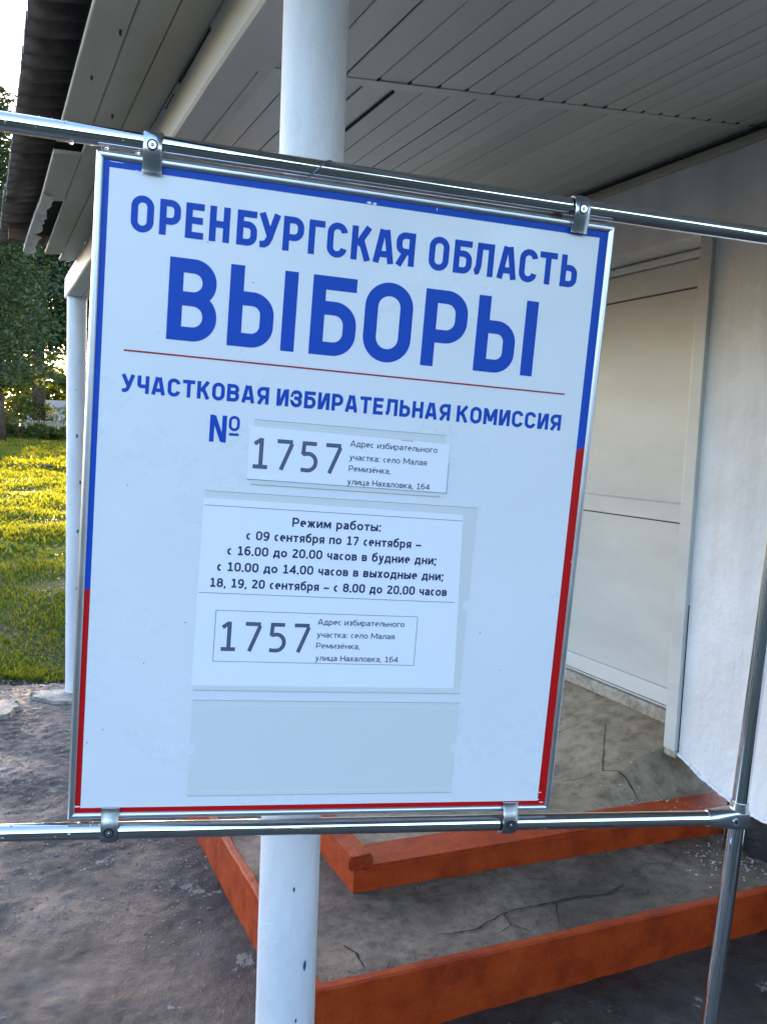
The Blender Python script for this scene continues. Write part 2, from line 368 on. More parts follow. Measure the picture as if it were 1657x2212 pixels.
# cracks: narrow dark fissures
def crack(pts, zf, w0, name='crack', parent=steps):
    P = []
    for i in range(len(pts) - 1):
        a = Vector((*pts[i], 0)); c = Vector((*pts[i+1], 0)); n = max(2, int((c - a).length / .012))
        for k in range(n): P.append(a.lerp(c, k / n))
    P.append(Vector((*pts[-1], 0))); v = []; f = []
    for i, p in enumerate(P):
        d = (P[min(i+1, len(P)-1)] - P[max(i-1, 0)]).normalized(); nn = Vector((-d.y, d.x, 0)); t = i / (len(P) - 1)
        ww = w0 * (.35 + .9 * abs(noise.noise((p.x * 30, p.y * 30, 1)))) * min(1, 6 * (1 - t) + .2); off = nn * .006 * noise.noise((p.x * 22, p.y * 22, 4))
        for s in (-1, 1):
            q = p + off + nn * ww * s; v.append((q.x, q.y, zf(q.x, q.y) + .0035))
    for i in range(len(P) - 1): f.append((2*i, 2*i+2, 2*i+3, 2*i+1))
    return pydata(name, v, f, M['black'], parent)
def tz(x, y):
    s = (x - .865) / 1.955; yf = 1.945 - .12 * s; yb = 2.48 - .06 * s; t = (y - yf) / (yb - yf)
    return (.203 * (1-s) + .146 * s) * (1-t) + (.165 * (1-s) + .147 * s) * t + .004 * noise.noise((x * 6, y * 6, 0))
crack([(2.103,2.038),(2.007,2.018),(1.903,2.042),(1.802,2.048),(1.738,2.050),(1.666,2.057),(1.602,2.062),(1.515,2.040),(1.442,2.020),(1.383,2.022),(1.3,2.035),(1.275,2.01)], tz, .0055)
crack([(1.791,2.045),(1.75,1.99),(1.715,1.93)], tz, .0035)
crack([(1.578,2.05),(1.562,1.992),(1.60,1.93)], tz, .0042)
crack([(1.562,1.992),(1.49,1.965),(1.45,1.97)], tz, .002)
crack([(1.0,2.10),(1.018,2.04),(1.014,2.0),(1.002,1.965)], tz, .0045)
crack([(2.112,2.06),(2.10,1.97),(2.15,1.965),(2.178,2.0)], tz, .0018)
crack([(2.738,2.848),(2.598,2.701),(2.472,2.567),(2.512,2.513),(2.52,2.425),(2.50,2.345)], pf, .0032)
crack([(2.2,2.10),(2.31,2.13),(2.40,2.09),(2.47,2.12)], tz, .0018)
crack([(1.30,2.22),(1.42,2.25),(1.55,2.22),(1.63,2.26)], tz, .0015)
crack([(2.25,2.95),(2.42,2.90),(2.55,2.96),(2.70,2.93)], pf, .002)
crack([(2.30,2.64),(2.412,2.588),(2.472,2.567)], pf, .0018)
# spilled lime flecks on steps
def flecks(n, cx, cy, sx, sy, zf, name, lab):
    V = []; F = []
    for _ in range(n):
        x = random.gauss(cx, sx); y = random.gauss(cy, sy)
        if x > 2.76 or y < 1.86: continue
        s = random.uniform(.002, .0075); k = len(V); m_ = 6
        for i in range(m_):
            a = 6.283 * i / m_; r = s * random.uniform(.6, 1.2); V.append((x + r * math.cos(a), y + .7 * r * math.sin(a), zf(x, y) + .0045))
        F.append(tuple(range(k, k + m_)))
    o = pydata(name, V, F, M['chip'], steps); return tag(o, lab, None, kind='stuff')
flecks(150, 2.66, 2.02, .10, .09, tz, 'lime_flecks', 'white lime flecks scattered at the wall end of the lower step')
flecks(40, 2.62, 2.42, .10, .10, pf, 'lime_flecks', 'white lime flecks scattered on the porch floor by the wall')
# crumbs along the joints
V = []
def ar2():
    r = random.random()
    if r < .35: x = random.uniform(.88, 2.8); return (x, 1.96 - .12 * (x - .865) / 1.955 + abs(random.gauss(0, .02)))
    if r < .6: return (.875 + abs(random.gauss(0, .012)), random.uniform(1.95, 3.6))
    x = random.uniform(1.15, 2.75); return (x, 2.375 - .107 * (x - 1.165) - abs(random.gauss(0, .015)))
o = stones(1500, ar2, .0015, .008, M['tread'], 'concrete_crumbs', tz); o.parent = steps; o['kind'] = 'stuff'

# ================================================================== BUILDING
bld = frame('porch_building', 'single storey white plastered house with a panelled porch ceiling and recessed white door', 'building')
def SL(x): return 2.61 + (x - .6) * .2143                 # ceiling height over x
# plaster wall with ragged bottom; pieces around the door opening, butted
base = [(-3.0,.31),(-1.0,.312),(.6,.308),(1.957,.311),(2.057,.313),(2.13,.325),(2.194,.339),(2.30,.37),(2.38,.405),(2.44,.425)]
pts = []
for i in range(len(base) - 1):
    n = 26
    for k in range(n):
        t = k / n; y = base[i][0] + (base[i+1][0] - base[i][0]) * t; z = base[i][1] + (base[i+1][1] - base[i][1]) * t
        pts.append((y, z + .007 * noise.noise((y * 30, 0, 0)) + .004 * noise.noise((y * 90, 5, 0))))
pts.append(base[-1])
b = bmesh.new(); prism(b, pts + [(2.44,2.71),(2.44,3.10),(-3.0,3.10)], 2.77, 2.957, 'x'); obj('wall', b, M['plaster'], bld)
boxo('lintel', (2.77,2.957,2.44,3.90,2.71,3.10), M['plaster'], bld)
boxo('wall', (2.77,2.957,3.90,7.0,.2,3.10), M['plaster'], bld)
boxo('plinth', (2.785,2.945,-3.0,2.16,-.05,.33), M['plinth'], bld)
# broken render lip above the plinth
V = []; F = []
for i, (y, z) in enumerate(pts): V += [(2.768, y, z + .014 + .008 * noise.noise((y * 50, 2, 2))), (2.76, y, z + .004), (2.772, y, z - .004)]
for i in range(len(pts) - 1): F += [(3*i, 3*i+3, 3*i+4, 3*i+1), (3*i+1, 3*i+4, 3*i+5, 3*i+2)]
pydata('plaster_lip', V, F, M['plaster'], bld)
# door leaf in its recess
door = boxo('door', (2.958,2.99,2.42,3.92,.528,2.73), M['door'], bld)
for (z0, z1, p) in ((.545,.625,.012),(1.435,1.522,.012),(2.535,2.66,.014)):
    boxo('door_rail', (2.958-p,2.958,2.46,3.84,z0,z1), M['door'], door, bev=.004)
boxo('door_stile', (2.944,2.958,3.84,3.90,.53,2.71), M['door'], door, bev=.003)
for z, mt in ((.541,'dark'),(1.431,'dark'),(1.526,'pocketedge'),(.628,'pocketedge'),(2.531,'dark')): boxo('door_seal', (2.9545,2.958,2.46,3.84,z-.002,z+.002), M[mt], door)
boxo('head_moulding', (2.93,2.958,2.44,3.90,2.664,2.70), M['door'], door, bev=.008)
boxo('threshold', (2.93,3.0,2.44,3.90,.40,.527), M['cement'], bld, bev=.01)
# casing strip on the wall corner, with a peeling foot
b = bmesh.new(); box(b, 2.748,2.775,2.421,2.486,.437,2.72, bev=.003); obj('door_casing', b, M['door'], bld)
boxo('casing_foot', (2.752,2.775,2.42,2.484,.405,.437), M['cement'], bld, bev=.006)
boxo('casing_joint', (2.7685,2.7715,2.4165,2.421,.42,1.1), M['dark'], bld)
# ceiling panels: every one its own board
def plank_mesh(y0a, y0b, y1a, y1b, wd):
    """one hollow panel: face with small side lips; ends cut along the joint"""
    b = bmesh.new(); s = .2143; g = .0014
    prof = [(g, .007), (g, .0012), (g + .003, 0), (wd - g - .003, 0), (wd - g, .0012), (wd - g, .007)]
    lo = []; hi = []
    for (x, z) in prof:
        t = x / wd; lo.append(b.verts.new((x, y0a + (y0b - y0a) * t, z + s * x))); hi.append(b.verts.new((x, y1a + (y1b - y1a) * t, z + s * x)))
    for i in range(len(prof) - 1): b.faces.new((lo[i], lo[i+1], hi[i+1], hi[i]))
    b.faces.new(lo[::-1]); b.faces.new(hi)
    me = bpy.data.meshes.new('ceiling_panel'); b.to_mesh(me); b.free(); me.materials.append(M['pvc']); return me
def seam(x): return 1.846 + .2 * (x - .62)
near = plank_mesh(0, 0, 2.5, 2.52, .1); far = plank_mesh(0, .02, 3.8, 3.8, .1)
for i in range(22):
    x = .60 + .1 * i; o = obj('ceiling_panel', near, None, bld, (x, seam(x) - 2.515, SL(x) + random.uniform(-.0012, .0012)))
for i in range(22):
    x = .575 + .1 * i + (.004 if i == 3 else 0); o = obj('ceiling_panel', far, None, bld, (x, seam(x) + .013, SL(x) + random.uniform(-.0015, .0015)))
b = bmesh.new()
for (y0, y1) in ((-.8, 5.75),):
    vs = [b.verts.new(p) for p in ((.56, y0, SL(.56) + .02), (2.80, y0, SL(2.80) + .02), (2.80, y1, SL(2.80) + .02), (.56, y1, SL(.56) + .02))]; b.faces.new(vs)
obj('ceiling_backing', b, M['dark'], bld)
b = bmesh.new(); vs = []
for x, o in ((.60, -.019), (2.77, -.019), (2.77, .019), (.60, .019)): vs.append((x, seam(x) + o))
prism(b, vs, 0, .0025)
for q in b.verts: q.co.z += SL(q.co.x) - .0035
obj('joint_strip', b, M['pvc'], bld)
# ends of grooves show as small dark notches at the joint strip
for i in range(1, 22):
    x = .60 + .1 * i; boxo('groove_notch', (x-.003, x+.003, seam(x)-.034, seam(x)-.019, SL(x)-.003, SL(x)-.0002), M['dark'], bld)
boxo('gap', (.978,.984,1.95,3.4,SL(.981)-.006,SL(.981)-.001), M['dark'], bld)
boxo('cornice', (2.735,2.769,-.8,5.75,3.012,3.045), mat_pvc('cornice_paint', (.42,.38,.30), .6), bld, bev=.008)
boxo('cornice_gap', (2.74,2.769,-.8,5.75,3.047,3.058), M['dark'], bld)
# beam over the posts
b = bmesh.new(); nseg = 60; rows = []
for i in range(nseg + 1):
    y = -.8 + 6.42 * i / nseg; w1 = .0035 * noise.noise((y * 2.3, 0, 0)); w2 = .003 * noise.noise((y * 5, 4, 0))
    rows.append([b.verts.new(p) for p in ((.492 + w1, y, 2.735), (.490 + w1, y, 2.612 + w2), (.497 + w1, y, 2.606 + w2), (.605, y, 2.607 + w1), (.605, y, 2.735))])
for i in range(nseg):
    for k in range(4): b.faces.new((rows[i][k], rows[i+1][k], rows[i+1][k+1], rows[i][k+1]))
b.faces.new(rows[0]); b.faces.new(rows[-1][::-1]); bmesh.ops.recalc_face_normals(b, faces=b.faces[:])
obj('beam', b, M['beam'], bld)
boxo('beam_crack', (.488,.4915,1.95,2.28,2.716,2.724), M['dark'], bld)
# soffit boards under the eave
def board(x0, x1, ya, yb, parent=bld, dz=0.0, name='soffit_board'):
    b = bmesh.new(); n = 30; rows = []
    for i in range(n + 1):
        y = ya + (yb - ya) * i / n; q = .0025 * noise.noise((y * 1.7, x0 * 20, 0)); e = .004 * noise.noise((y * 9, x0 * 9, 0))
        zz = 2.73 - (.49 - x0) * .11 + dz
        rows.append([b.verts.new(p) for p in ((x0 + .0015, y, zz + .014), (x0 + .0015 + e * .2, y, zz + .002 + q), (x0 + .005, y, zz + q), (x1 - .005, y, zz + (x1-x0)*.11 + q), (x1 - .0015, y, zz + .011 + q), (x1 - .0015, y, zz + .02))])
    for i in range(n):
        for k in range(5): b.faces.new((rows[i][k], rows[i][k+1], rows[i+1][k+1], rows[i+1][k]))
    b.faces.new(rows[0][::-1]); b.faces.new(rows[-1]); bmesh.ops.recalc_face_normals(b, faces=b.faces[:])
    return obj(name, b, M['soffit'], parent)
board(.403,.490,-.8,4.98); board(.316,.403,-.8,4.80)
board(.225,.316,-.8,2.90); board(.225,.316,3.02,3.66);
boxo('soffit_void_shade', (.232,.50,-.8,4.5,2.744,2.748), M['black'], bld)  # black sheet: the shade of the eave hollow put in as colour
boxo('rafter_end', (.13,.30,4.46,4.52,2.70,2.75), M['wood'], bld)
# torn metal flashing hanging at the broken end
b = bmesh.new(); rows = []
for i in range(25):
    t = i / 24; y = 3.55 + .95 * t; d = .05 * t ** 2; x = .236 - .035 * t; jj = .006 * noise.noise((y * 30, 0, 3)) * (1 + 3 * t)
    rows.append([b.verts.new(p) for p in ((x, y, 2.735 - d), (x - .004, y, 2.70 - d), (x + .02 + jj, y, 2.690 - d), (x + .035 + .012 * t + jj * 2, y, 2.697 - d))])
for i in range(24):
    for k in range(3): b.faces.new((rows[i][k], rows[i+1][k], rows[i+1][k+1], rows[i][k+1]))
bmesh.ops.solidify(b, geom=b.faces[:], thickness=.0012)
obj('metal_flashing', b, M['panel'], bld)
# nails and rust
for (x, y, z, k) in ((.487,2.35,2.715,1),(.36,2.6,2.705,0),(.30,2.05,2.70,0),(.42,1.72,2.715,0),(.27,2.34,2.70,0),(.45,3.4,2.72,0)):
    b = bmesh.new()
    if k: cyl(b, (x + .003, y, z), (x - .014, y + .02, z - .035), .0018, n=8); cyl(b, (x - .014, y + .02, z - .035), (x - .0145, y + .021, z - .037), .004, n=8)
    else: cyl(b, (x, y, z + .01), (x, y, z - .003), .0035, .003, n=8)
    obj('nail', b, M['wood'], bld)
# corrugated roof sheets
def roof_mesh(L):
    n = int(L / .0125); v = []; f = []; X = [.10, .16, .5, 1.5, 3.2]
    for i in range(n + 1):
        y = i * L / n; z = .019 * math.sin(2 * math.pi * y / .1)
        for k, x in enumerate(X): v.append((x + (.004 * noise.noise((y * 12, 0, 0)) if k == 0 else 0), y, 2.775 + (x - .1) * .21 + z))
    for i in range(n):
        for k in range(len(X) - 1): a = i * len(X) + k; f.append((a, a + 1, a + len(X) + 1, a + len(X)))
    me = bpy.data.meshes.new('roof_sheet'); me.from_pydata(v, [], f); me.materials.append(M['roof']); me.polygons.foreach_set('use_smooth', [True] * len(f)); return me
rm = roof_mesh(1.1)
for i in range(6):
    o = obj('roof_sheet', rm, None, bld, (random.uniform(-.006, .006), -.9 + .95 * i, .006 * (i % 2)), (0, 0, random.uniform(-.003, .003)))
    md = o.modifiers.new('th', 'SOLIDIFY'); md.thickness = .005

# posts
def post(x, y, lab, ztop):
    root = frame('porch_post', lab, 'post', 'white steel pipe posts of the porch'); root.matrix_world = BM @ Matrix.Translation((x, y, 0))
    b = bmesh.new(); n = 64; rows = []
    for k in range(61):
        z = -.03 + (ztop + .03) * k / 60; ring = []
        for i in range(n):
            t = 2 * math.pi * i / n; r = .0600 + .0009 * noise.noise((math.cos(t) * 2, math.sin(t) * 2, z * 3 + x)) + .0004 * noise.noise((math.cos(t) * 9, math.sin(t) * 9, z * 12))
            ring.append(b.verts.new((r * math.cos(t), r * math.sin(t), z)))
        rows.append(ring)
    for k in range(60):
        for i in range(n):
            f_ = b.faces.new((rows[k][i], rows[k][(i+1) % n], rows[k+1][(i+1) % n], rows[k+1][i])); f_.smooth = True
    b.faces.new(rows[-1]); obj('pipe', b, M['post'], root)
    b = bmesh.new(); cyl(b, (0,0,-.01), (0,0,.012), .11, .095, n=32); obj('base_collar', b, M['cement'], root)
    return root
p1 = post(.552, 1.426, 'peeling white pipe post close behind the sign', 2.608)
p2 = post(.556, 5.507, 'distant white pipe post at the left edge of the sign by the lawn', 2.608)
# teal old paint showing through
M['teal'] = flat('old_teal_paint', (.01,.12,.16), .5)
def blob(root, az, z, sx, sz, seed):
    V = [];
    for i in range(10):
        t = 6.283 * i / 10; k = 1 + .5 * noise.noise((math.cos(t) + seed, math.sin(t), seed)); a = az + sx * k * math.cos(t) / .06; zz = z + sz * k * math.sin(t)
        V.append((.0617 * math.cos(a), .0617 * math.sin(a), zz))
    pydata('paint_chip', V, [tuple(range(10))], M['teal'], root)
# azimuth that faces the camera, in the post's frame
def faz(x, y): return math.atan2(-y, -x)
a1 = faz(.552, 1.426); a2 = faz(.556, 5.507)
blob(p1, a1 + .62, .72, .0035, .012, 1); blob(p1, a1 + .16, .885, .002, .005, 2); blob(p1, a1 + .35, .61, .002, .005, 4)
for z, s in ((1.42, 3), (1.10, 5), (.72, 6), (1.72, 9), (.12, 7), (.50, 8)): blob(p2, a2 + random.uniform(.05, .5), z, .006, .013, s)

# ================================================================== DISPLAY RACK (sign frame: x right, y up, z towards viewer, origin top left of the sign)
def sframe(name, label, cat, group=None): return empty(name, SM, label, cat, group)
rack = sframe('display_rack', 'chromed tube display rack that carries the election sign', 'rack')
def tube(name, p0, p1, r, n=48):
    b = bmesh.new(); cyl(b, p0, p1, r, n=n, rings=1); return obj(name, b, M['chrome'], rack)
ZT = -.004
tube('rail', (-.75,.0175,ZT), (1.105,.0212,ZT), .0125)
tube('rail', (-.75,-.9555,ZT), (1.062,-.9585,ZT), .0125)
tube('upright', (1.104,.35,ZT), (1.113,-1.86,ZT), .0135)
tube('upright', (-.76,.35,ZT), (-.751,-1.86,ZT), .0135)
tube('rail', (1.105,.0212,ZT), (1.60,.0225,ZT), .0125)
boxo('foot_bar', (1.09,1.13,-1.885,-1.855,-.30,.25), M['chrome'], rack, bev=.006)
boxo('foot_bar', (-.77,-.73,-1.885,-1.855,-.30,.25), M['chrome'], rack, bev=.006)
def connector(x0, x1, xc, yc, flip=1):
    b = bmesh.new(); secs = []
    prof = [(x0, .0140, .0140, 2.0), (x0 + .003, .0152, .0152, 2.0), (x0 + .012, .0152, .0152, 2.2), (x0 + .030, .0165, .0150, 3.0), (xc - .012, .0172, .0150, 5), (xc + .008, .0172, .0150, 7), (x1, .0165, .0140, 7)]
    for (x, ry, rz, e) in prof:
        ring = []
        for i in range(40):
            t = 2 * math.pi * i / 40; c, s = math.cos(t), math.sin(t)
            ring.append(b.verts.new((x, yc + ry * math.copysign(abs(c) ** (2/e), c), ZT + rz * math.copysign(abs(s) ** (2/e), s))))
        secs.append(ring)
    for k in range(len(secs) - 1):
        for i in range(40): f_ = b.faces.new((secs[k][i], secs[k][(i+1) % 40], secs[k+1][(i+1) % 40], secs[k+1][i])); f_.smooth = True
    b.faces.new(secs[0][::-1]); b.faces.new(secs[-1])
    bmesh.ops.recalc_face_normals(b, faces=b.faces[:])
    o = obj('connector', b, M['clamp'], rack); md = o.modifiers.new('es', 'EDGE_SPLIT'); md.split_angle = R(40)
    s = bmesh.new(); cyl(s, (xc - .014, yc - .001, ZT + .0125), (xc - .014, yc - .001, ZT + .0165), .0062, n=24); obj('screw', s, M['chrome'], o)
    s = bmesh.new(); cyl(s, (xc - .014, yc - .001, ZT + .0163), (xc - .014, yc - .001, ZT + .0168), .0032, n=6); obj('screw_socket', s, M['black'], o)
    s = bmesh.new(); cyl(s, (xc, yc + .014, ZT), (xc, yc + .030, ZT), .0165, .0145, n=32); obj('collar', s, M['clamp'], o)
connector(1.047, 1.122, 1.109, -.9585)
# clamps gripping the frame edge
def clamp(xc, yc, down, wd=.0262):
    root = bpy.data.objects.new('clamp', None)
    s = -1 if down else 1
    prof = [(yc - s*.0150, ZT), (yc - s*.0135, ZT + .008), (yc - s*.008, ZT + .0150), (yc, ZT + .0180), (yc + s*.009, ZT + .0185), (yc + s*.017, ZT + .0170), (yc + s*.026, ZT + .0140), (yc + s*.034, ZT + .0115), (yc + s*.039, ZT + .0105)]
    if down: prof[0] = (yc + .0150, ZT)
    # smooth the profile
    P = [Vector((0, a, c)) for a, c in prof]; Q = []
    for i in range(len(P) - 1):
        p0, p1, p2, p3 = P[max(i-1,0)], P[i], P[i+1], P[min(i+2,len(P)-1)]
        for k in range(5):
            t = k / 5; Q.append(.5 * ((2*p1) + (p2-p0)*t + (2*p0-5*p1+4*p2-p3)*t*t + (-p0+3*p1-3*p2+p3)*t**3))
    Q.append(P[-1]); b = bmesh.new(); rows = []
    n = len(Q)
    for i, q in enumerate(Q):
        d = (Q[min(i+1,n-1)] - Q[max(i-1,0)]).normalized(); nn = Vector((0, -d.z, d.y)); nn = nn if nn.z > 0 or (i < 6 and nn.dot(Vector((0, q.y - yc, q.z - ZT))) > 0) else -nn
        row = []
        hw = wd / 2 * (1 - .10 * math.sin(math.pi * i / (n-1)))
        for (x, o_) in ((-hw, -.0012), (-hw, .0008), (-hw * .86, .0016), (-hw*.4, .0022), (0, .0024), (hw*.4, .0022), (hw * .86, .0016), (hw, .0008), (hw, -.0012)):
            row.append(b.verts.new((xc + x, q.y + nn.y * o_, q.z + nn.z * o_)))
        rows.append(row)
    for i in range(n - 1):
        for k in range(9): f_ = b.faces.new((rows[i][k], rows[i][(k+1) % 9], rows[i+1][(k+1) % 9], rows[i+1][k])); f_.smooth = True
    b.faces.new(rows[0][::-1]); b.faces.new(rows[-1]); bmesh.ops.recalc_face_normals(b, faces=b.faces[:])
    o = obj('clamp', b, M['clamp'], rack); md = o.modifiers.new('es', 'EDGE_SPLIT'); md.split_angle = R(50)
    yy = yc + s * .006; zf = ZT + .0205
    c = bmesh.new(); cyl(c, (xc, yy, zf - .006), (xc, yy, zf + .0004), .0073, n=32); obj('screw_recess', c, M['black'], o)
    c = bmesh.new(); cyl(c, (xc, yy, zf - .004), (xc, yy, zf + .0010), .0056, .0050, n=32); obj('screw', c, M['chrome'], o)
    c = bmesh.new(); cyl(c, (xc, yy, zf + .0009), (xc, yy, zf + .0013), .0027, n=6); obj('screw_socket', c, M['black'], o)
    c = bmesh.new(); cyl(c, (xc, yy, zf + .0012), (xc, yy, zf + .0022), .0016, .0003, n=12); obj('screw_glint', c, M['chrome'], o)
    bpy.data.objects.remove(root)
clamp(.0720, .0180, True); clamp(.6895, .0200, True)
clamp(.0600, -.9560, False); clamp(.6785, -.9575, False)
# rear stiffener bar behind the top edge
boxo('rear_bar', (.003,.747,.0065,.0150,-.022,-.019), M['alu'], rack, bev=.0008)
boxo('spacer', (.655,.668,.001,.011,-.019,-.010), M['wood'], rack, bev=.001)
# rain drops standing on the rails
b = bmesh.new()
def drop(p, r):
    mt = Matrix.Translation(p) @ Matrix.Diagonal((1.2, .8, .7, 1)); bmesh.ops.create_icosphere(b, subdivisions=2, radius=r, matrix=mt)
for _ in range(70):
    x = random.uniform(-.13, .06) if random.random() < .8 else random.uniform(.1, .95); a = random.uniform(-.4, 1.9); top = random.random() < .55
    yc = .018 if top else -.956
    drop((x, yc + .0127 * math.sin(a) * (1 if top else random.choice((1, -1))), ZT + .0127 * math.cos(a)), random.uniform(.0006, .0019))
for x in (-.032, .012, .052): drop((x, .0042, ZT + .002), .0026)
for f_ in b.faces: f_.smooth = True
o = obj('water_drops', b, M['glass'], rack); o['kind'] = 'stuff'
# wire tie
wire = sframe('wire_tie', 'thin twisted steel wire looped over the top chrome rail', 'wire')
b = bmesh.new(); P = []
for i in range(30):
    t = i / 29; a = -2.0 + 4.2 * t; x = .275 + .044 * t
    P.append((x, .0190 + .0136 * math.sin(a * .95), ZT + .0136 * math.cos(a * .95)))
P = [(.262,.000,-.03), (.268,.003,-.018)] + P + [(.325,.034,-.018),(.327,.028,-.05)]
sweep(b, P, .0008, 8); obj('wire', b, M['steel'], wire)

# ================================================================== SIGN
sign = sframe('election_sign', 'white election commission board with blue and red border in an aluminium frame', 'sign')
boxo('panel', (.004,.746,-.932,-.004,-.006,0), M['panel'], sign)
boxo('back_sheet', (.006,.744,-.930,-.006,-.012,-.0062), M['alu'], sign)
# snap frame: four mitred profiles
def rail(pA, pB, inA, inB, name='frame_rail'):
    """outer line pA-pB, inner line inA-inB (2-D), rounded front"""
    b = bmesh.new(); prof = [(0, -.012), (0, .0015), (.10, .0035), (.30, .0050), (.60, .0050), (.85, .0038), (1, .0018), (1, .0002)]
    ra = []; rb = []
    for (t, z) in prof:
        a = Vector(pA).lerp(Vector(inA), t); c = Vector(pB).lerp(Vector(inB), t); ra.append(b.verts.new((a.x, a.y, z))); rb.append(b.verts.new((c.x, c.y, z)))
    for i in range(len(prof) - 1):
        f_ = b.faces.new((ra[i], ra[i+1], rb[i+1], rb[i])); f_.smooth = True
    b.faces.new(ra[::-1]); b.faces.new(rb); bmesh.ops.recalc_face_normals(b, faces=b.faces[:])
    o = obj(name, b, M['alu'], sign); md = o.modifiers.new('es', 'EDGE_SPLIT'); md.split_angle = R(35); return o
fw = .0095; O4 = [(0,0),(WS,0),(WS,-HS),(0,-HS)]; I4 = [(fw,-fw),(WS-fw,-fw),(WS-fw,-HS+fw),(fw,-HS+fw)]; g = .0004
rail((g,0), (WS-g,0), (fw+g,-fw), (WS-fw-g,-fw)); rail((WS,-g), (WS,-HS+g), (WS-fw,-fw-g), (WS-fw,-HS+fw+g))
rail((WS-g,-HS), (g,-HS), (WS-fw-g,-HS+fw), (fw+g,-HS+fw)); rail((0,-HS+g), (0,-g), (fw,-HS+fw+g), (fw,-fw-g))
Z1 = .0003
def poly(name, pts, z, mat, parent, th=0): return pydata(name, [(x/1000, -y/1000, z) for x, y in pts], [tuple(range(len(pts)))[::-1]], mat, parent)
o1, i1 = (8.5, 8.5), (17.6, 19.4)
x1, y1, X1, Y1 = 8.5, 8.5, 741.5, 927.3; x2, y2, X2, Y2 = 17.2, 19.4, 727.5, 919.3
poly('blue_border', [(x1,y1),(X1,y1),(X1,336),(X2,343.5),(X2,y2),(x2,y2),(x2,593),(x1,596)], Z1, M['blue'], sign)
poly('red_border', [(x1,596),(x2,593),(x2,Y2),(X2,Y2),(X2,343.5),(X1,336),(X1,Y1),(x1,Y1)], Z1, M['red'], sign)
for o in sign.children:                                   # concave outlines: triangulate cleanly
    if o.name.startswith(('blue_b', 'red_b')):
        bm_ = bmesh.new(); bm_.from_mesh(o.data); bmesh.ops.triangulate(bm_, faces=bm_.faces[:]); bm_.to_mesh(o.data); bm_.free()

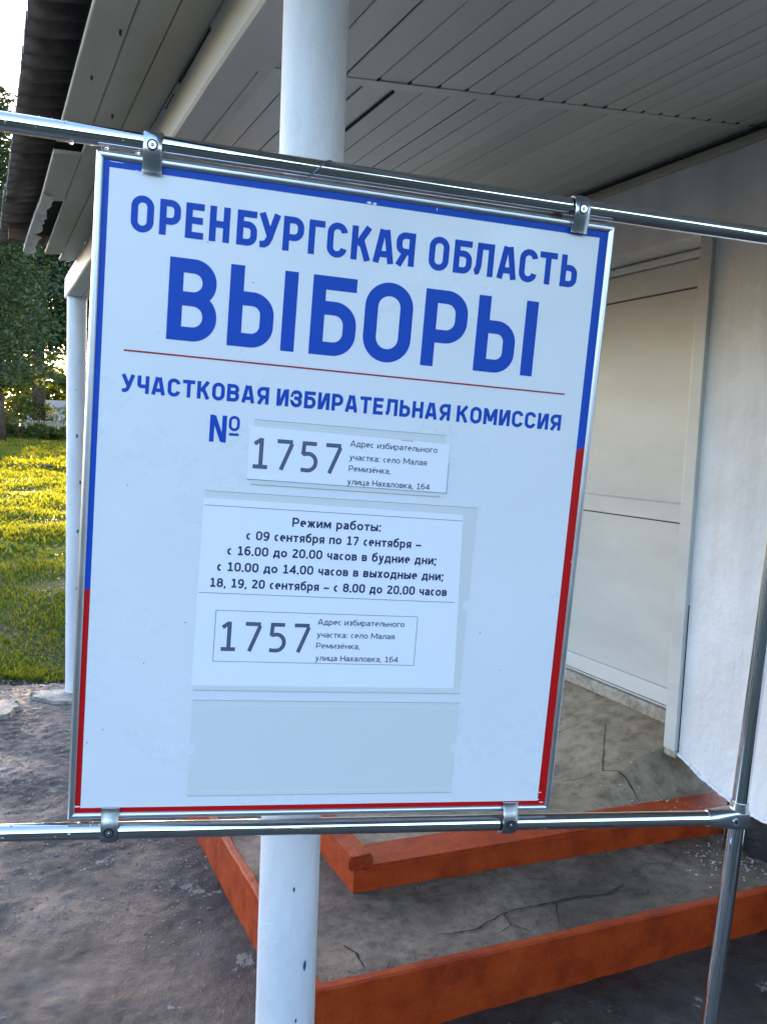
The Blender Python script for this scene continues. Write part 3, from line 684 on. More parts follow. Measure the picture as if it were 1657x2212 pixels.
# ---- stroke lettering ------------------------------------------------
def arc(cx, cy, rx, ry, a0, a1, n=14):
    return [(cx + rx * math.cos(R(a0 + (a1 - a0) * i / n)), cy + ry * math.sin(R(a0 + (a1 - a0) * i / n))) for i in range(n + 1)]
def rrect(x0, x1, y0, y1, r):
    return arc(x1-r, y1-r, r, r, 0, 90) + arc(x0+r, y1-r, r, r, 90, 180) + arc(x0+r, y0+r, r, r, 180, 270) + arc(x1-r, y0+r, r, r, 270, 360)[:-1]
def glyph(ch, W, s):
    """centre lines of a glyph: cap height 1, outer width W, stroke s. Returns list of (points, closed)"""
    h = s / 2; l, r_, t, b_ = h, W - h, 1 - h, h; m_ = W / 2
    def oval(x0, x1, y0, y1): return rrect(x0, x1, y0, y1, min(x1 - x0, y1 - y0) * .5)
    def bowl(x0, x1, y0, y1): rr = min((y1 - y0) / 2, (x1 - x0) * .62); return [(x0, y1)] + arc(x1-rr, y1-rr, rr, rr, 90, 0) + arc(x1-rr, y0+rr, rr, rr, 0, -90) + [(x0, y0)]
    V_ = lambda x, y0=0, y1=1: ([(x, y0), (x, y1)], False)
    H_ = lambda y, x0=0, x1=None: ([(x0, y), (W if x1 is None else x1, y)], False)
    X = .735                                            # x-height
    k = .5 * s
    if ch in 'О0': return [(oval(l, r_, b_ - .012, t + .012), True)]
    if ch == 'Р': return [V_(l), (bowl(s, r_, .40, t), False)]
    if ch == 'Е': return [V_(l), H_(t, s), H_(b_, s), H_(.515, s, W * .94)]
    if ch == 'Н': return [V_(l), V_(r_), H_(.5, s, W - s)]
    if ch == 'Б': return [V_(l), H_(t, s, W * .96), (bowl(s, r_, b_, .60), False)]
    if ch == 'В': return [V_(l), (bowl(s, r_ - .02, .515, t), False), (bowl(s, r_, b_, .515), False)]
    if ch == 'Ь': return [V_(l), (bowl(s, r_, b_, .60), False)]
    if ch == 'Ы': wb = W * .72; return [V_(l), ([(p[0] , p[1]) for p in bowl(s, wb - h, b_, .60)], False), V_(r_)]
    if ch == 'У': return [([(k, 1), (m_ + .02, .38)], False), ([(W - k, 1), (m_ + .02, .30), (m_ - .05, .16), (m_ - .13, b_ + .01), (.06, b_)], False)]
    if ch == 'Г': return [V_(l), H_(t, s)]
    if ch == 'С': rx = (r_ - l) / 2; ry = min(rx, .23); return [(arc(m_, t+.012-ry, rx, ry, 6, 180) + arc(m_, b_-.012+ry, rx, ry, 180, 354), False)]
    if ch == 'К': return [V_(l), ([(s, .44), (W - k, 1)], False), ([(s + (W-s) * .26, .58), (W - k, 0)], False)]
    if ch == 'А': return [([(k, 0), (m_ - k * .6, 1)], False), ([(W - k, 0), (m_ + k * .6, 1)], False), H_(.27, W * .25, W * .75)]
    if ch == 'Я': return [V_(r_), ([(W - p[0], p[1]) for p in bowl(s, r_, .42, t)], False), ([(k, 0), (W * .52, .42)], False)]
    if ch == 'Л': return [V_(r_), H_(t, W * .24, W - s), ([(W * .30, 1), (W * .27, .3), (W * .2, b_ + .03), (W * .08, b_)], False)]
    if ch == 'Т': return [V_(m_, 0, 1 - s), H_(t)]
    if ch == 'Ч': return [V_(r_), ([(l, 1), (l, .55)] + arc(l + .12, .53, .12, .12, 180, 270) + [(W - s, .41)], False)]
    if ch == 'И': return [V_(l), V_(r_), ([(s * .9, s * .2), (W - s * .9, 1 - s * .2)], False)]
    if ch == 'З': return [([(k*1.2, .74)] + arc(m_, 1 - h - (m_-h)*.9, m_ - h, (m_-h)*.9, 170, -60) + [(m_ + .02, .53), (W * .3, .53)], False), ([(W * .5, .53)] + arc(m_, h + (m_-h) * .92, m_ - h, (m_-h) * .92, 60, -170) + [(k*1.2, .27)], False)]
    if ch == 'М': return [V_(l), V_(r_), ([(s * .8, 1 - s * .4), (m_, .22)], False), ([(W - s * .8, 1 - s * .4), (m_, .22)], False)]
    if ch == 'N': return [V_(l), V_(r_), ([(s * .8, 1 - s * .3), (W - s * .8, s * .3)], False)]
    # digits
    if ch == '1': return [([(m_ + .03, h), (m_ + .03, 1)], False), ([(m_ + .03, 1 - h*.6), (W * .16, .80)], False), ([(W * .12, h), (W * .95, h)], False)]
    if ch == '7': return [([(.02, t), (W - h * .8, t)], False), ([(W - h*1.1, 1 - s), (W * .32, 0)], False)]
    if ch == '5': return [([(W * .9, t), (W * .18, t), (W * .14, .56)], False), ([(W * .12, .575), (W*.4,.605)] + arc(m_ - .03, .325, r_ - m_ + .03, .28, 80, -95) + [(W * .2, h * .9), (.03, .06)], False)]
    if ch == '2': return [([(W*.08, .84)] + arc(m_ - .02, .74, m_ - h, .26 - h, 130, -25) + [(W * .13, h)], False), ([(W * .08, h), (W, h)], False)]
    if ch == '4': return [V_(W * .72), ([(W * .70, 1 - k), (h * .9, .29), (W, .29)], False)]
    if ch in '69':
        q = [(oval(l, r_, h, .60), True), ([(l, .3)] + arc(l + .30, .52, .30, .44, 180, 95) + [(W * .88, 1 - h)], False)]
        return q if ch == '6' else [([(W - x, 1 - y) for x, y in p], c) for p, c in q]
    if ch == '8': return [(oval(l + .02, r_ - .02, .53, t), True), (oval(l, r_, h, .53), True)]
    # lower case
    if ch == 'а': return [([(W*.12, X - .07)] + arc(W*.48, X - .22, r_ - W*.48, .22 - h, 125, 0) + [(r_, 0)], False), ([(r_, .42)] + [(W*.45, .41)] + arc(W*.42, .215, W*.42 - h, .215 - h, 100, 300) + [(r_, .17)], False)]
    if ch == 'б': return [(oval(l, r_, h, .66), True), ([(l, .36), (l+.01, .62)] + arc(l + .26, .66, .25, .24, 180, 100) + [(W * .9, 1.02)], False)]
    if ch == 'в': return [([(l, 0), (l, X)], False), (bowl(s, r_ - .03, .385, X - h), False), (bowl(s, r_, h, .385), False)]
    if ch == 'г': return [([(l, 0), (l, X)], False), H_(X - h, s)]
    if ch == 'д': return [([(W * .80, h), (W * .80, X - h), (W * .32, X - h), (W * .27, .3), (W * .14, h)], False), H_(h), ([(h, h), (h, -.17)], False), ([(W - h, h), (W - h, -.17)], False)]
    if ch in 'её':
        q = [([(l + .01, .39), (r_, .39)] + arc(m_, X/2 + .03, r_ - m_, X/2 - h - .03, 0, 90) + arc(m_, X/2, m_ - h, X/2 - h, 90, 290), False)]
        if ch == 'ё': q += [([(W*.22, .92), (W*.36, .92)], False), ([(W*.62, .92), (W*.76, .92)], False)]
        return q
    if ch == 'ж': return [([(m_, 0), (m_, X)], False), ([(k, X), (W*.36, X/2), (k, 0)], False), ([(W-k, X), (W*.64, X/2), (W-k, 0)], False), ([(W*.3, X/2), (W*.7, X/2)], False)]
    if ch == 'з': return [([(W*.08, X - .06)] + arc(m_, X*.75 - h*.4, m_ - h, X * .25 - h*.6, 130, -80) + [(W*.35, X*.51)], False), ([(W*.5, X*.51)] + arc(m_, X*.26, m_ - h, X*.26 - h, 75, -150), False)]
    if ch == 'и': return [([(l, 0), (l, X)], False), ([(r_, 0), (r_, X)], False), ([(s*.8, s*.4), (W - s*.8, X - s*.4)], False)]
    if ch == 'к': return [([(l, 0), (l, X)], False), ([(s, X*.52), (W - k, X)], False), ([(W*.38, X*.55), (W - k, 0)], False)]
    if ch == 'л': return [([(r_, 0), (r_, X)], False), ([(W - s, X - h), (W*.33, X - h), (W*.28, .25), (W*.18, h*1.3), (0, h)], False)]
    if ch == 'м': return [([(l, 0), (l + .02, X)], False), ([(r_, 0), (r_ - .02, X)], False), ([(s*.9, X - s*.4), (m_, .12)], False), ([(W - s*.9, X - s*.4), (m_, .12)], False)]
    if ch == 'н': return [([(l, 0), (l, X)], False), ([(r_, 0), (r_, X)], False), H_(X*.52, s, W - s)]
    if ch == 'о': return [(oval(l, r_, h, X - h), True)]
    if ch == 'п': return [([(l, 0), (l, X)], False), ([(r_, 0), (r_, X)], False), H_(X - h, s, W - s)]
    if ch == 'р': return [([(l, -.28), (l, X)], False), ([(s, .12), (s, X-.12)], False) if False else (bowl(s, r_, h, X - h), False)]
    if ch == 'с': return [(arc(m_ + .02, X/2, m_ - h + .02, X/2 - h, 55, 305), False)]
    if ch == 'т': return [([(m_, 0), (m_, X - s)], False), H_(X - h)]
    if ch == 'у': return [([(k, X), (m_ + .01, .06)], False), ([(W - k, X), (m_, -.08), (m_ - .12, -.22), (.02, -.25)], False)]
    if ch == 'х': return [([(k, X), (W - k, 0)], False), ([(W - k, X), (k, 0)], False)]
    if ch == 'ц': return [([(l, X), (l, 0)], False), ([(W*.82, X), (W*.82, s)], False), ([(s, h), (W - h, h), (W - h, -.17)], False)]
    if ch == 'ч': return [([(r_, 0), (r_, X)], False), ([(l, X), (l, .45)] + arc(l + .1, .42, .1, .1, 180, 270) + [(W - s, .32)], False)]
    if ch == 'ь': return [([(l, 0), (l, X)], False), (bowl(s, r_, h, .43), False)]
    if ch == 'ы': wb = W * .68; return [([(l, 0), (l, X)], False), (bowl(s, wb, h, .43), False), ([(r_, 0), (r_, X)], False)]
    if ch == 'я': return [([(r_, 0), (r_, X)], False), ([(W - p[0], p[1]) for p in bowl(s, r_, .31, X - h)], False), ([(k, 0), (W*.5, .31)], False)]
    if ch == ':': return [([(m_ - s*.6, .07), (m_ + s*.6, .07)], False), ([(m_ - s*.6, X - .1), (m_ + s*.6, X - .1)], False)]
    if ch == '.': return [([(m_ - s*.6, .07), (m_ + s*.6, .07)], False)]
    if ch == ',': return [([(m_ + .02, .13), (m_ - .05, -.14)], False)]
    if ch == ';': return [([(m_ + .02, .13), (m_ - .05, -.14)], False), ([(m_ - s*.6, X - .1), (m_ + s*.6, X - .1)], False)]
    if ch == '–': return [([(0, .36), (W, .36)], False)]
    return []
WC = dict(zip('ОРЕНБУГСКАЯЛТЬВЫЧИЗМN', (.62,.585,.52,.585,.59,.65,.48,.61,.62,.66,.60,.66,.59,.57,.61,.80,.56,.60,.57,.74,.60)))
WL = {'а':.58,'б':.66,'в':.60,'г':.46,'д':.72,'е':.62,'ё':.62,'ж':.86,'з':.52,'и':.64,'к':.58,'л':.64,'м':.80,'н':.63,'о':.67,'п':.62,'р':.64,'с':.50,'т':.58,'у':.58,'х':.58,'ц':.66,'ч':.56,'ь':.57,'ы':.80,'я':.58,':':.2,'.':.2,',':.2,';':.2,'–':.62,' ':.33,
      'А':.86,'Р':.72,'М':1.05,'Н':.80,'0':.68,'1':.66,'2':.66,'4':.70,'5':.62,'6':.67,'7':.64,'8':.68,'9':.67}
def ribbon(V, F, pts, closed, hw, z):
    n = len(pts); k0 = len(V); P = [Vector((p[0], p[1])) for p in pts]
    Q = [P[0]]
    for p in P[1:]:
        if (p - Q[-1]).length > 1e-7: Q.append(p)
    P = Q; n = len(P)
    if n < 2: return
    for i in range(n):
        a = P[i-1] if (closed or i > 0) else None; c = P[(i+1) % n] if (closed or i < n-1) else None
        d1 = (P[i] - a).normalized() if a is not None else None; d2 = (c - P[i]).normalized() if c is not None else None
        if d1 is None: d1 = d2
        if d2 is None: d2 = d1
        n1 = Vector((-d1.y, d1.x)); n2 = Vector((-d2.y, d2.x)); mm = n1 + n2
        mm = n1 if mm.length < 1e-6 else mm.normalized(); L = hw / max(.45, mm.dot(n1))
        V.append((P[i].x + mm.x * L, P[i].y + mm.y * L, z)); V.append((P[i].x - mm.x * L, P[i].y - mm.y * L, z))
    for i in range(n if closed else n - 1):
        a = k0 + 2 * i; c = k0 + 2 * ((i + 1) % n); F.append((a, a + 1, c + 1, c))
def letters(name, items, mat, parent, z, grow=0.0, label=None, shear=0.0):
    """items: (char, x mm, baseline mm, cap height mm, width mm, stroke mm); one mesh for a line of print"""
    V = []; F = []
    for ch, x, yb, H, Wd, st in items:
        k = 0
        for pts, closed in glyph(ch, Wd / H, st / H):
            ribbon(V, F, [((x + p[0] * H) / 1000, -(yb - p[1] * H) / 1000) for p in pts], closed, (st / 2 + grow) / 1000, z + k * .00003); k += 1
    o = pydata(name, V, F, mat, parent)
    if label: o['label'] = label
    return o
def setline(text, x0, x1, yb, H, st, table, track=.13, space=.33):
    n = len(text); W_ = [ (space if c == ' ' else table.get(c, .6)) for c in text]
    tot = sum(W_) + track * (n - 1); sc_ = (x1 - x0) / (tot * H); x = x0; out = []
    for c, w_ in zip(text, W_):
        if c != ' ': out.append((c, x, yb, H, w_ * H * sc_, st))
        x += (w_ + track) * H * sc_
    return out
L1 = [('О',47.2,29.8),('Р',84.5,27.8),('Е',118.8,24.5),('Н',150.8,27.5),('Б',187.9,27.9),('У',217.1,30.5),('Р',251.7,29.0),('Г',287.6,22.5),('С',314.1,28.8),('К',349.0,29.0),('А',381.2,31.0),('Я',414.4,28.1),
      ('О',463.9,30.3),('Б',501.6,28.2),('Л',532.0,31.4),('А',569.4,30.9),('С',603.9,28.6),('Т',635.5,27.9),('Ь',670.3,26.9)]
letters('lettering', [(c, x, 98.0, 47.2, w_, 9.0) for c, x, w_ in L1], M['blue'], sign, .0004, label='blue line of capitals naming the region')
L2 = [('В',101.3,66.3),('Ь',183.5,63.0),('I',258.6,19.2),('Б',299.0,66.0),('О',376.2,71.4),('Р',464.9,66.6),('Ь',546.7,62.4),('I',621.9,19.2)]
it = [(c, x, 236.8, 111.6, w_, 19.2) for c, x, w_ in L2 if c != 'I']
letters('lettering', it, M['blue'], sign, .0004, label='largest blue capitals meaning elections')
for x in (258.6, 621.9): poly('lettering', [(x,125.2),(x+19.2,125.2),(x+19.2,236.8),(x,236.8)], .0004, M['blue'], sign)
poly('red_rule', [(46.3,256.4),(698.2,257.4),(698.2,259.8),(46.3,258.8)], .0004, M['redline'], sign)
it = setline('УЧАСТКОВАЯ', 45.1, 247.6, 314.7, 24.6, 5.1, WC, .11) + setline('ИЗБИРАТЕЛЬНАЯ', 258.6, 518.3, 314.9, 24.6, 5.1, WC, .11) + setline('КОМИССИЯ', 528.4, 697.1, 315.2, 24.6, 5.1, WC, .11)
letters('lettering', it, M['blue'], sign, .0004, label='blue line of small capitals under the red rule')
letters('lettering', [('N',167.6,373.6,38.2,23.4,6.4),('о',193.8,356.3,29.5,15.5,4.0)], M['blue'], sign, .0004, label='blue number mark left of the card')
poly('lettering', [(194.8,359.2),(208.6,359.2),(208.6,363),(194.8,363)], .0004, M['blue'], sign)
# plastic pockets glued to the board
def pocket(x0, y0, x1, y1, notch=None, lab=None):
    root = bpy.data.objects.new('plastic_pocket', None)
    b = bmesh.new(); pts = []
    if notch:
        ny, nr = notch
        pts = [(x0,y0),(x1,y0)] + [(x1 - nr * math.sin(R(180*i/12)), ny - nr * math.cos(R(180*i/12))) for i in range(13)] + [(x1,y1),(x0,y1)] + [(x0 + nr * math.sin(R(180*i/12)), ny + nr * math.cos(R(180*i/12))) for i in range(13)]
    else: pts = [(x0,y0),(x1,y0),(x1,y1),(x0,y1)]
    prism(b, [(p[0]/1000, -p[1]/1000) for p in pts], .0004, .0009); bmesh.ops.triangulate(b, faces=b.faces[:])
    o = obj('plastic_pocket', b, M['pocket'], sign)
    if lab: o['label'] = lab
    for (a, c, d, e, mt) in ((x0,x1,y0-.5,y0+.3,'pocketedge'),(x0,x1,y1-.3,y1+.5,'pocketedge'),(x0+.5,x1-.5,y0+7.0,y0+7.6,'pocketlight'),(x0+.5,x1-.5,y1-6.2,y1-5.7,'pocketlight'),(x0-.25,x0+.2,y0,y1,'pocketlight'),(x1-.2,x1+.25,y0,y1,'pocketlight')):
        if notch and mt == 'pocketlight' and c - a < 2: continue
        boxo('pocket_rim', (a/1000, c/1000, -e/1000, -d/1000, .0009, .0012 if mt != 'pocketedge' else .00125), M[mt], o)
    return o
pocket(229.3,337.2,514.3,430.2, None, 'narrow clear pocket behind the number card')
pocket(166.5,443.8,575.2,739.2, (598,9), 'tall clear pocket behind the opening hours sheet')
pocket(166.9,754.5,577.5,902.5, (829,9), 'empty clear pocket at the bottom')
# papers
def paper(name, quad, lab):
    root = sframe(name, lab, 'paper')
    v = []; f = []; nx, ny = 30, 20
    (ax, ay), (bx, by), (cx, cy), (dx, dy) = quad
    for j in range(ny + 1):
        for i in range(nx + 1):
            s = i / nx; t = j / ny; x = (ax*(1-s) + bx*s) * (1-t) + (dx*(1-s) + cx*s) * t; y = (ay*(1-s) + by*s) * (1-t) + (dy*(1-s) + cy*s) * t
            v.append((x/1000, -y/1000, .0014 + .00018 * noise.noise((x * .02, y * .02, 1))))
    for j in range(ny):
        for i in range(nx): a = j * (nx+1) + i; f.append((a, a + nx + 1, a + nx + 2, a + 1))
    o = pydata('sheet', v, f, M['paper'], root); md = o.modifiers.new('t', 'SOLIDIFY'); md.thickness = .0002; md.offset = -1
    return root
ZP = .0017
card = paper('number_card', [(223.5,346.5),(522.3,350.0),(523.2,423.9),(223.5,423.2)], 'small white card with the polling station number under the blue number mark')
sheet = paper('hours_sheet', [(165.2,453.7),(553.6,455.6),(565.0,730.6),(163.2,731.8)], 'large white sheet with opening hours in the tall pocket')
def hl(x0, y0, x1, y1, th, parent, mat='hair'): poly('ruled_line', [(x0,y0-th/2),(x1,y1-th/2),(x1,y1+th/2),(x0,y0+th/2)], ZP, M[mat], parent)
def vl(x0, y0, x1, y1, th, parent): poly('ruled_line', [(x0-th/2,y0),(x0+th/2,y0),(x1+th/2,y1),(x1-th/2,y1)], ZP, M['hair'], parent)
def bignum(x, yb, H, parent, w_, pitch):
    it_ = [(c, x + i * pitch, yb, H, w_, 4.9) for i, c in enumerate('1757')]
    letters('lettering', it_, M['ink'], parent, ZP, .35, 'large grey polling station number'); letters('lettering', it_, M['inkgrey'], parent, ZP + .0002, -.6)
bignum(228.0, 406.6, 43.6, card, 25.0, 35.4)
small = [('Адрес избирательного',370.4,503.5,364.6),('участка: село Малая',370.6,488.5,384.6),('Ремизёнка,',371.0,434.4,401.4),('улица Нахаловка, 164',370.4,496.6,421.0)]
for t_, xa, xb, yb in small: letters('lettering', setline(t_, xa, xb, yb, 8.7, 1.2, WL, .11), M['ink'], card, ZP)
hl(223.5,423.2,523.2,424.0,.7,card); vl(523.0,378,523.2,424,.6,card); hl(447,349.6,465,349.8,.7,card)
hl(167.3,464.3,553,465,.8,sheet); hl(166.3,592.4,552.9,592.9,.8,sheet)
for a in ((192.6,618,496.4,617.7),(192.3,694.5,497.1,694.7)): hl(*a, .75, sheet)
vl(192.6,618,192.3,694.5,.75,sheet); vl(496.4,617.7,497.1,694.7,.75,sheet)
for t_, xa, xb, yb in [('Режим работы:',293.9,426.9,488.5),('с 09 сентября по 17 сентября –',228.8,491.4,511.5),('с 16.00 до 20.00 часов в будние дни;',203.1,517.4,535.0),('с 10.00 до 14.00 часов в выходные дни;',190.1,531.1,559.2),('18, 19, 20 сентября – с 8.00 до 20.00 часов',180.9,539.2,583.4)]:
    letters('lettering', setline(t_, xa, xb, yb, 13.2, 2.5, WL, .11), M['ink'], sheet, ZP)
bignum(199.6, 678.2, 43.8, sheet, 25.0, 36.1)
for t_, xa, xb, yb in [('Адрес избирательного',343,476.6,634.6),('участка: село Малая',343,462.7,654.2),('Ремизёнка,',343,410.2,671.2),('улица Нахаловка, 164',343,471.3,690.4)]:
    letters('lettering', setline(t_, xa, xb, yb, 8.7, 1.2, WL, .11), M['ink'], sheet, ZP)
# scuffs and specks on the print
def speck(x, y, rx, ry, mt, seed):
    V = [((x + rx * (1 + .6 * noise.noise((math.cos(6.283*i/9) * 2 + seed, math.sin(6.283*i/9) * 2, seed))) * math.cos(6.283*i/9)) / 1000, -(y + ry * (1 + .6 * noise.noise((i * .9, seed, 2))) * math.sin(6.283*i/9)) / 1000, .0006) for i in range(9)]
    pydata('scuff' if mt == 'white' else 'speck', V, [tuple(range(9))], M[mt], sign)
for x, y, rx, ry in [(12,917,6,1.2),(730,905,3,.8),(734,922,4,.8),(728,917,2,1),(25,12,10,.5),(52,19.5,3,.8),(370,17,4,1.5),(378,17.5,3,1.8),(743,880,.8,2),(20,150,2,.5),(470,12,.5,3),(742,560,.7,3),(740,520,.6,2)]: speck(x, y, rx, ry, 'white', x)
for x, y in [(60,443),(150,638),(43,800),(22,820),(388,853),(215,147),(390,210),(253,390),(590,178),(440,60),(150,100),(320,60),(610,300),(600,640),(640,700),(95,700)]: speck(x, y, .9, .9, 'ink', y)

# ================================================================== FAR: fence, shed, cables, trees, grass
def leaf_mesh(name, centers, size, mat, seed=0, flat_=0.35):
    rg = np.random.default_rng(seed); n = len(centers); c = np.asarray(centers)
    u = rg.normal(size=(n, 3)); u[:, 2] *= flat_ * 2; u /= np.linalg.norm(u, axis=1)[:, None]; w_ = rg.normal(size=(n, 3)); v_ = np.cross(u, w_); v_ /= np.linalg.norm(v_, axis=1)[:, None]
    s = size * rg.uniform(.5, 1.3, n)[:, None]; q = np.stack([c - u * s, c + v_ * s * .45, c + u * s, c - v_ * s * .45], 1).reshape(-1, 3)
    me = bpy.data.meshes.new(name); me.vertices.add(4 * n); me.vertices.foreach_set('co', q.ravel()); me.loops.add(4 * n); me.loops.foreach_set('vertex_index', np.arange(4 * n))
    me.polygons.add(n); me.polygons.foreach_set('loop_start', np.arange(0, 4 * n, 4)); me.polygons.foreach_set('loop_total', np.full(n, 4)); me.update(); me.validate(); me.materials.append(mat); return me
def crown_pts(rg, n, h0, h1, rad, kind):
    """leaf centres: clumps set on limbs; conifer tapers, broadleaf rounds"""
    nc = n // 40; t = rg.uniform(0, 1, nc); z = h0 + (h1 - h0) * t
    if kind == 'conifer': r = rad * (1 - t) ** .75 * rg.uniform(.35, 1.0, nc) + .25
    else: r = rad * np.sqrt(np.clip(1 - (2 * t - .9) ** 2 / 1.25, .02, 1)) * rg.uniform(.3, 1.05, nc)
    a = rg.uniform(0, 2 * np.pi, nc); cc = np.stack([r * np.cos(a), r * np.sin(a), z - (.18 * r if kind == 'conifer' else 0)], 1)
    k = rg.integers(0, nc, n); sp = rad * (.13 if kind == 'conifer' else .17)
    return cc[k] + rg.normal(size=(n, 3)) * np.array([sp, sp, sp * .6])
def tree(name, x, y, H, h0, rad, kind, lab, cat, n=9000, size=.26, group='trees beyond the garden fence', seed=1, mat=None):
    z0 = hgt(x, y) - .1; root = empty(name, Matrix.Translation((x, y, z0)), lab, cat, group)
    rg = np.random.default_rng(seed); P = crown_pts(rg, n, h0, H, rad, kind)
    obj('crown', leaf_mesh('crown', P, size, mat or M['needle' if kind == 'conifer' else 'leaf'], seed), None, root)
    b = bmesh.new(); pts = [(0, 0, 0), (.1 * math.sin(seed), .05, H * .3), (.15 * math.cos(seed), .1, H * .6), (0, 0, H * .93)]
    sweep(b, pts, .2, 10, [.022 * H, .016 * H, .010 * H, .003 * H])
    for i in range(9):
        zz = h0 * .8 + (H - h0) * .8 * i / 9; a = i * 2.4 + seed; L = rad * .7 * (1 - .06 * i)
        sweep(b, [(0, 0, zz), (L * .5 * math.cos(a), L * .5 * math.sin(a), zz + L * .18), (L * math.cos(a), L * math.sin(a), zz + L * .3)], .05, 6, [.006 * H, .004 * H, .0015 * H])
    obj('trunk', b, M['bark'], root); return root
TR = [('pine_tree', -15.3, 30, 13.6, 3.4, 2.6, 'conifer', 'tall dark conifer whose top shows left of the roof eave', 'tree', 26000, .10, 21),
      ('spruce_tree', -22.8, 52, 18, 6.5, 4.2, 'conifer', 'dark conifer between the roof corner and the far white post', 'tree', 26000, .19, 22),
      ('pine_tree', -25.6, 58, 19, 7.2, 4.8, 'conifer', 'dark conifer standing behind the other two, crown filling the gap', 'tree', 24000, .20, 23),
      ('pine_tree', -18.2, 54, 18, 6.4, 4.8, 'conifer', 'conifer hidden mostly behind the far white post', 'tree', 22000, .20, 24),
      ('birch_tree', -35.6, 72, 12, 3.0, 3.6, 'broad', 'yellow green broadleaf tree glowing low behind the conifers', 'tree', 2600, .34, 25),
      ('birch_tree', -23.6, 74, 13, 3.0, 3.0, 'broad', 'paler broadleaf tree far behind the picket fence by the post', 'tree', 3000, .34, 26),
      ('pine_tree', -34.5, 54, 21, 5.0, 5.0, 'conifer', 'tallest conifer far back beyond the left edge of the lawn', 'tree', 16000, .22, 27),
      ('pine_tree', -12.0, 60, 18, 5.0, 5.0, 'conifer', 'conifer behind the house, hidden by the sign', 'tree', 14000, .24, 28),
      ('lime_tree', -19.9, 41, 7.5, 2.9, 1.9, 'broad', 'small leafy tree with low hanging green branches above the fence', 'tree', 5000, .15, 29)]
for nm, x, y, H, h0, rad, kind, lab, cat, n, sz, sdv in TR: tree(nm, x, y, H, h0, rad, kind, lab, cat, n, sz, seed=sdv)
rg = np.random.default_rng(77); P = []
for i in range(34):
    hh = rg.uniform(7.0, 9.8); P.append(crown_pts(rg, 900, .2, hh, 3.2, 'broad') + np.array([-62 + 1.7 * i, 92 + rg.uniform(0, 9), 1.5]))
tag(obj('far_wood', leaf_mesh('far_wood', np.concatenate(P), .42, M['leaf'], 78)), 'low far wood glowing yellow green under the dark trees', 'wood', kind='stuff')
# shrubs along the fence, lit from behind
SH = [(-22.6, 45.6, 1.5, 1.5, 'lemon green bush in front of the fence at the left edge'), (-20.4, 46.4, .8, 1.0, 'rounded bush leaning over the middle of the picket fence'), (-19.3, 50.5, 2.1, 1.5, 'sunlit bush behind the right end of the picket fence'), (-23.6, 51.5, 2.4, 1.8, 'tall sunlit bush behind the left end of the picket fence'), (-18.6, 46.6, .7, .9, 'low weedy bush at the fence by the far white post')]
for i, (x, y, H, rad, lab) in enumerate(SH):
    root = empty('shrub', Matrix.Translation((x, y, hgt(x, y) - .05)), lab, 'bush', 'bushes along the picket fence'); rg = np.random.default_rng(50 + i)
    obj('foliage', leaf_mesh('foliage', crown_pts(rg, 2600, .15, H, rad, 'broad'), .13, M['leaf'], 60 + i), None, root)
    b = bmesh.new()
    for k in range(5): a = k * 1.3; sweep(b, [(0,0,0), (rad*.25*math.cos(a), rad*.25*math.sin(a), H*.4), (rad*.5*math.cos(a), rad*.5*math.sin(a), H*.75)], .02, 6, [.03,.02,.008])
    obj('stem', b, M['bark'], root)
# picket fence
fy = 48.0
fen = empty('picket_fence', Matrix.Translation((-27.0, fy, hgt(-22, fy) - .08)), 'weathered wooden picket fence at the far end of the lawn', 'fence')
FL = 13.0
pk = bmesh.new(); prism(pk, [(0,0),(.10,0),(.10,1.12),(.05,1.20),(0,1.12)], 0, .022, 'y'); pme = bpy.data.meshes.new('picket'); pk.to_mesh(pme); pk.free(); pme.materials.append(M['fence'])
for i in range(int(FL / .165)): obj('picket', pme, None, fen, (i * .165, random.uniform(-.004, .004), random.uniform(-.03, .03)), (0, random.uniform(-.03, .03), 0))
for z in (.28, .92): boxo('fence_rail', (0, FL, .024, .07, z, z + .08), M['fence'], fen)
for i in range(6): boxo('fence_post', (i * 2.5 - .07 + .9, i * 2.5 + .07 + .9, .075, .2, 0, 1.32), M['bark'], fen)
# pale outbuilding
sh = empty('outbuilding', Matrix.Translation((-27.8, 60.0, hgt(-24, 60) - .2)), 'pale blue grey outbuilding seen through the bushes beyond the fence', 'building')
boxo('wall', (0, 2.9, 0, 3, 0, 2.1), M['shed'], sh)
b = bmesh.new(); prism(b, [(-.3,2.1),(3.3,2.1),(1.5,2.7)], -.3, 3.2, 'x'); obj('roof', b, M['shedroof'], sh)
for x in (.9,): wn = boxo('window', (x, x + 1.1, -.04, 0, 1.0, 2.0), M['beam'], sh); boxo('pane', (x + .08, x + 1.02, -.045, -.041, 1.08, 1.92), M['dark'], wn)
# overhead cables
for i, (z0_, z1_, lab) in enumerate(((6.1, 5.9, 'upper thin overhead cable crossing the dark trees'), (5.2, 5.35, 'lower thin overhead cable crossing the dark trees'))):
    b = bmesh.new(); sweep(b, [(-34 + 3.2 * k, 40 + .15 * k, z0_ + (z1_ - z0_) * k / 12 - .35 * math.sin(math.pi * k / 12)) for k in range(13)], .014, 6); tag(obj('overhead_cable', b, M['shedroof']), lab, 'cable')
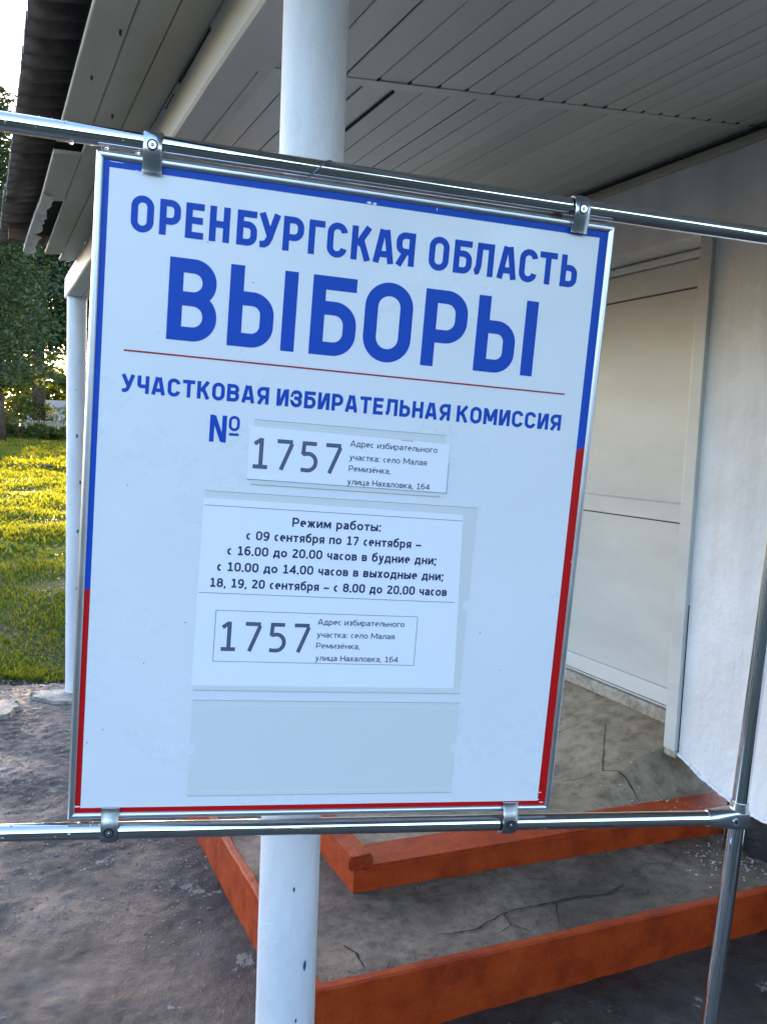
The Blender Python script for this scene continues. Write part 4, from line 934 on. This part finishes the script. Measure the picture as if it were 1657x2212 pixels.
# leaning trunk and fallen branch at the left edge
b = bmesh.new(); sweep(b, [(0,0,0),(.05,0,.6),(-.1,0,1.4),(-.5,.1,3.6)], .15, 10, [.20,.15,.13,.09]); st = obj('tree_stump', b, M['bark']); st.location = (-20.9, 43.0, hgt(-20.9, 43) - .05); tag(st, 'reddish brown leaning trunk at the left edge before the fence', 'trunk')
b = bmesh.new(); sweep(b, [(0,0,.05),(.9,.2,.09),(1.9,-.1,.06)], .05, 8, [.07,.05,.03]); st = obj('fallen_branch', b, M['bark']); st.location = (-11.7, 24.4, hgt(-11.7, 24.4)); tag(st, 'dark fallen branch lying on the sunlit lawn at the left edge', 'branch')

# grass: blades and broad weeds in the wedge of lawn that can be seen
def blades(n, ylo, yhi, pw, wlo, whi, hlo, hhi, seed):
    rg = np.random.default_rng(seed); y = ylo + (yhi - ylo) * rg.uniform(0, 1, n) ** pw; k = rg.uniform(-.66, -.24, n); x = k * y - rg.uniform(0, .8, n) * 0; z = np.array([hgt(a, c) for a, c in zip(x, y)]) - .02
    a = rg.uniform(0, 2*np.pi, n); wd = rg.uniform(wlo, whi, n); H = rg.uniform(hlo, hhi, n) * (.75 + .55 * np.sin(x * 2.3 + 2.1 * np.sin(y * 1.1)) * np.sin(y * 1.7 + 1.3 * np.sin(x * 1.9))); la = rg.uniform(0, 2*np.pi, n); ln = rg.uniform(.1, .8, n) * H
    dx, dy = np.cos(a) * wd, np.sin(a) * wd; lx, ly = np.cos(la) * ln, np.sin(la) * ln
    p0 = np.stack([x - dx, y - dy, z], 1); p1 = np.stack([x + dx, y + dy, z], 1); p2 = np.stack([x + dx * .8 + lx * .4, y + dy * .8 + ly * .4, z + H * .6], 1); p3 = np.stack([x - dx * .8 + lx * .4, y - dy * .8 + ly * .4, z + H * .6], 1); p4 = np.stack([x + lx, y + ly, z + H * .9], 1)
    return np.stack([p0, p1, p2, p4, p3], 1).reshape(-1, 3)
def polys5(name, q, mat, lab):
    n = len(q) // 5; me = bpy.data.meshes.new(name); me.vertices.add(5*n); me.vertices.foreach_set('co', q.ravel()); me.loops.add(5*n); me.loops.foreach_set('vertex_index', np.arange(5*n))
    me.polygons.add(n); me.polygons.foreach_set('loop_start', np.arange(0, 5*n, 5)); me.polygons.foreach_set('loop_total', np.full(n, 5)); me.update(); me.materials.append(mat)
    return tag(obj(name, me), lab, 'grass', kind='stuff')
near_g = blades(26000, 5.42, 13, 1.2, .002, .006, .03, .10, 1); mid_g = blades(36000, 11, 27, 1.0, .006, .014, .05, .16, 2); far_g = blades(30000, 24, 52, 1.0, .015, .035, .08, .28, 3)
polys5('grass', np.concatenate([near_g, mid_g, far_g]), M['grass'], 'short uneven lawn grass between the yard and the picket fence')
wd_ = np.concatenate([blades(15000, 5.42, 12, 1.1, .008, .020, .02, .06, 4), blades(12000, 10, 30, 1.0, .02, .04, .04, .12, 5)])
polys5('weeds', wd_, M['weed'], 'broad leaved weeds growing through the lawn')

# hedge and trees behind the viewer (seen only as reflections in the chrome)
rg = np.random.default_rng(90); P = []
for i in range(16): P.append(crown_pts(rg, 2600, 0, rg.uniform(3, 6), 2.8, 'broad') + np.array([-32 + 4.2 * i, -15 - rg.uniform(0, 5), 0]))
tag(obj('tree_line', leaf_mesh('tree_line', np.concatenate(P), .35, M['needle'], 91)), 'line of trees and hedge closing the yard opposite the porch', 'trees', kind='stuff')
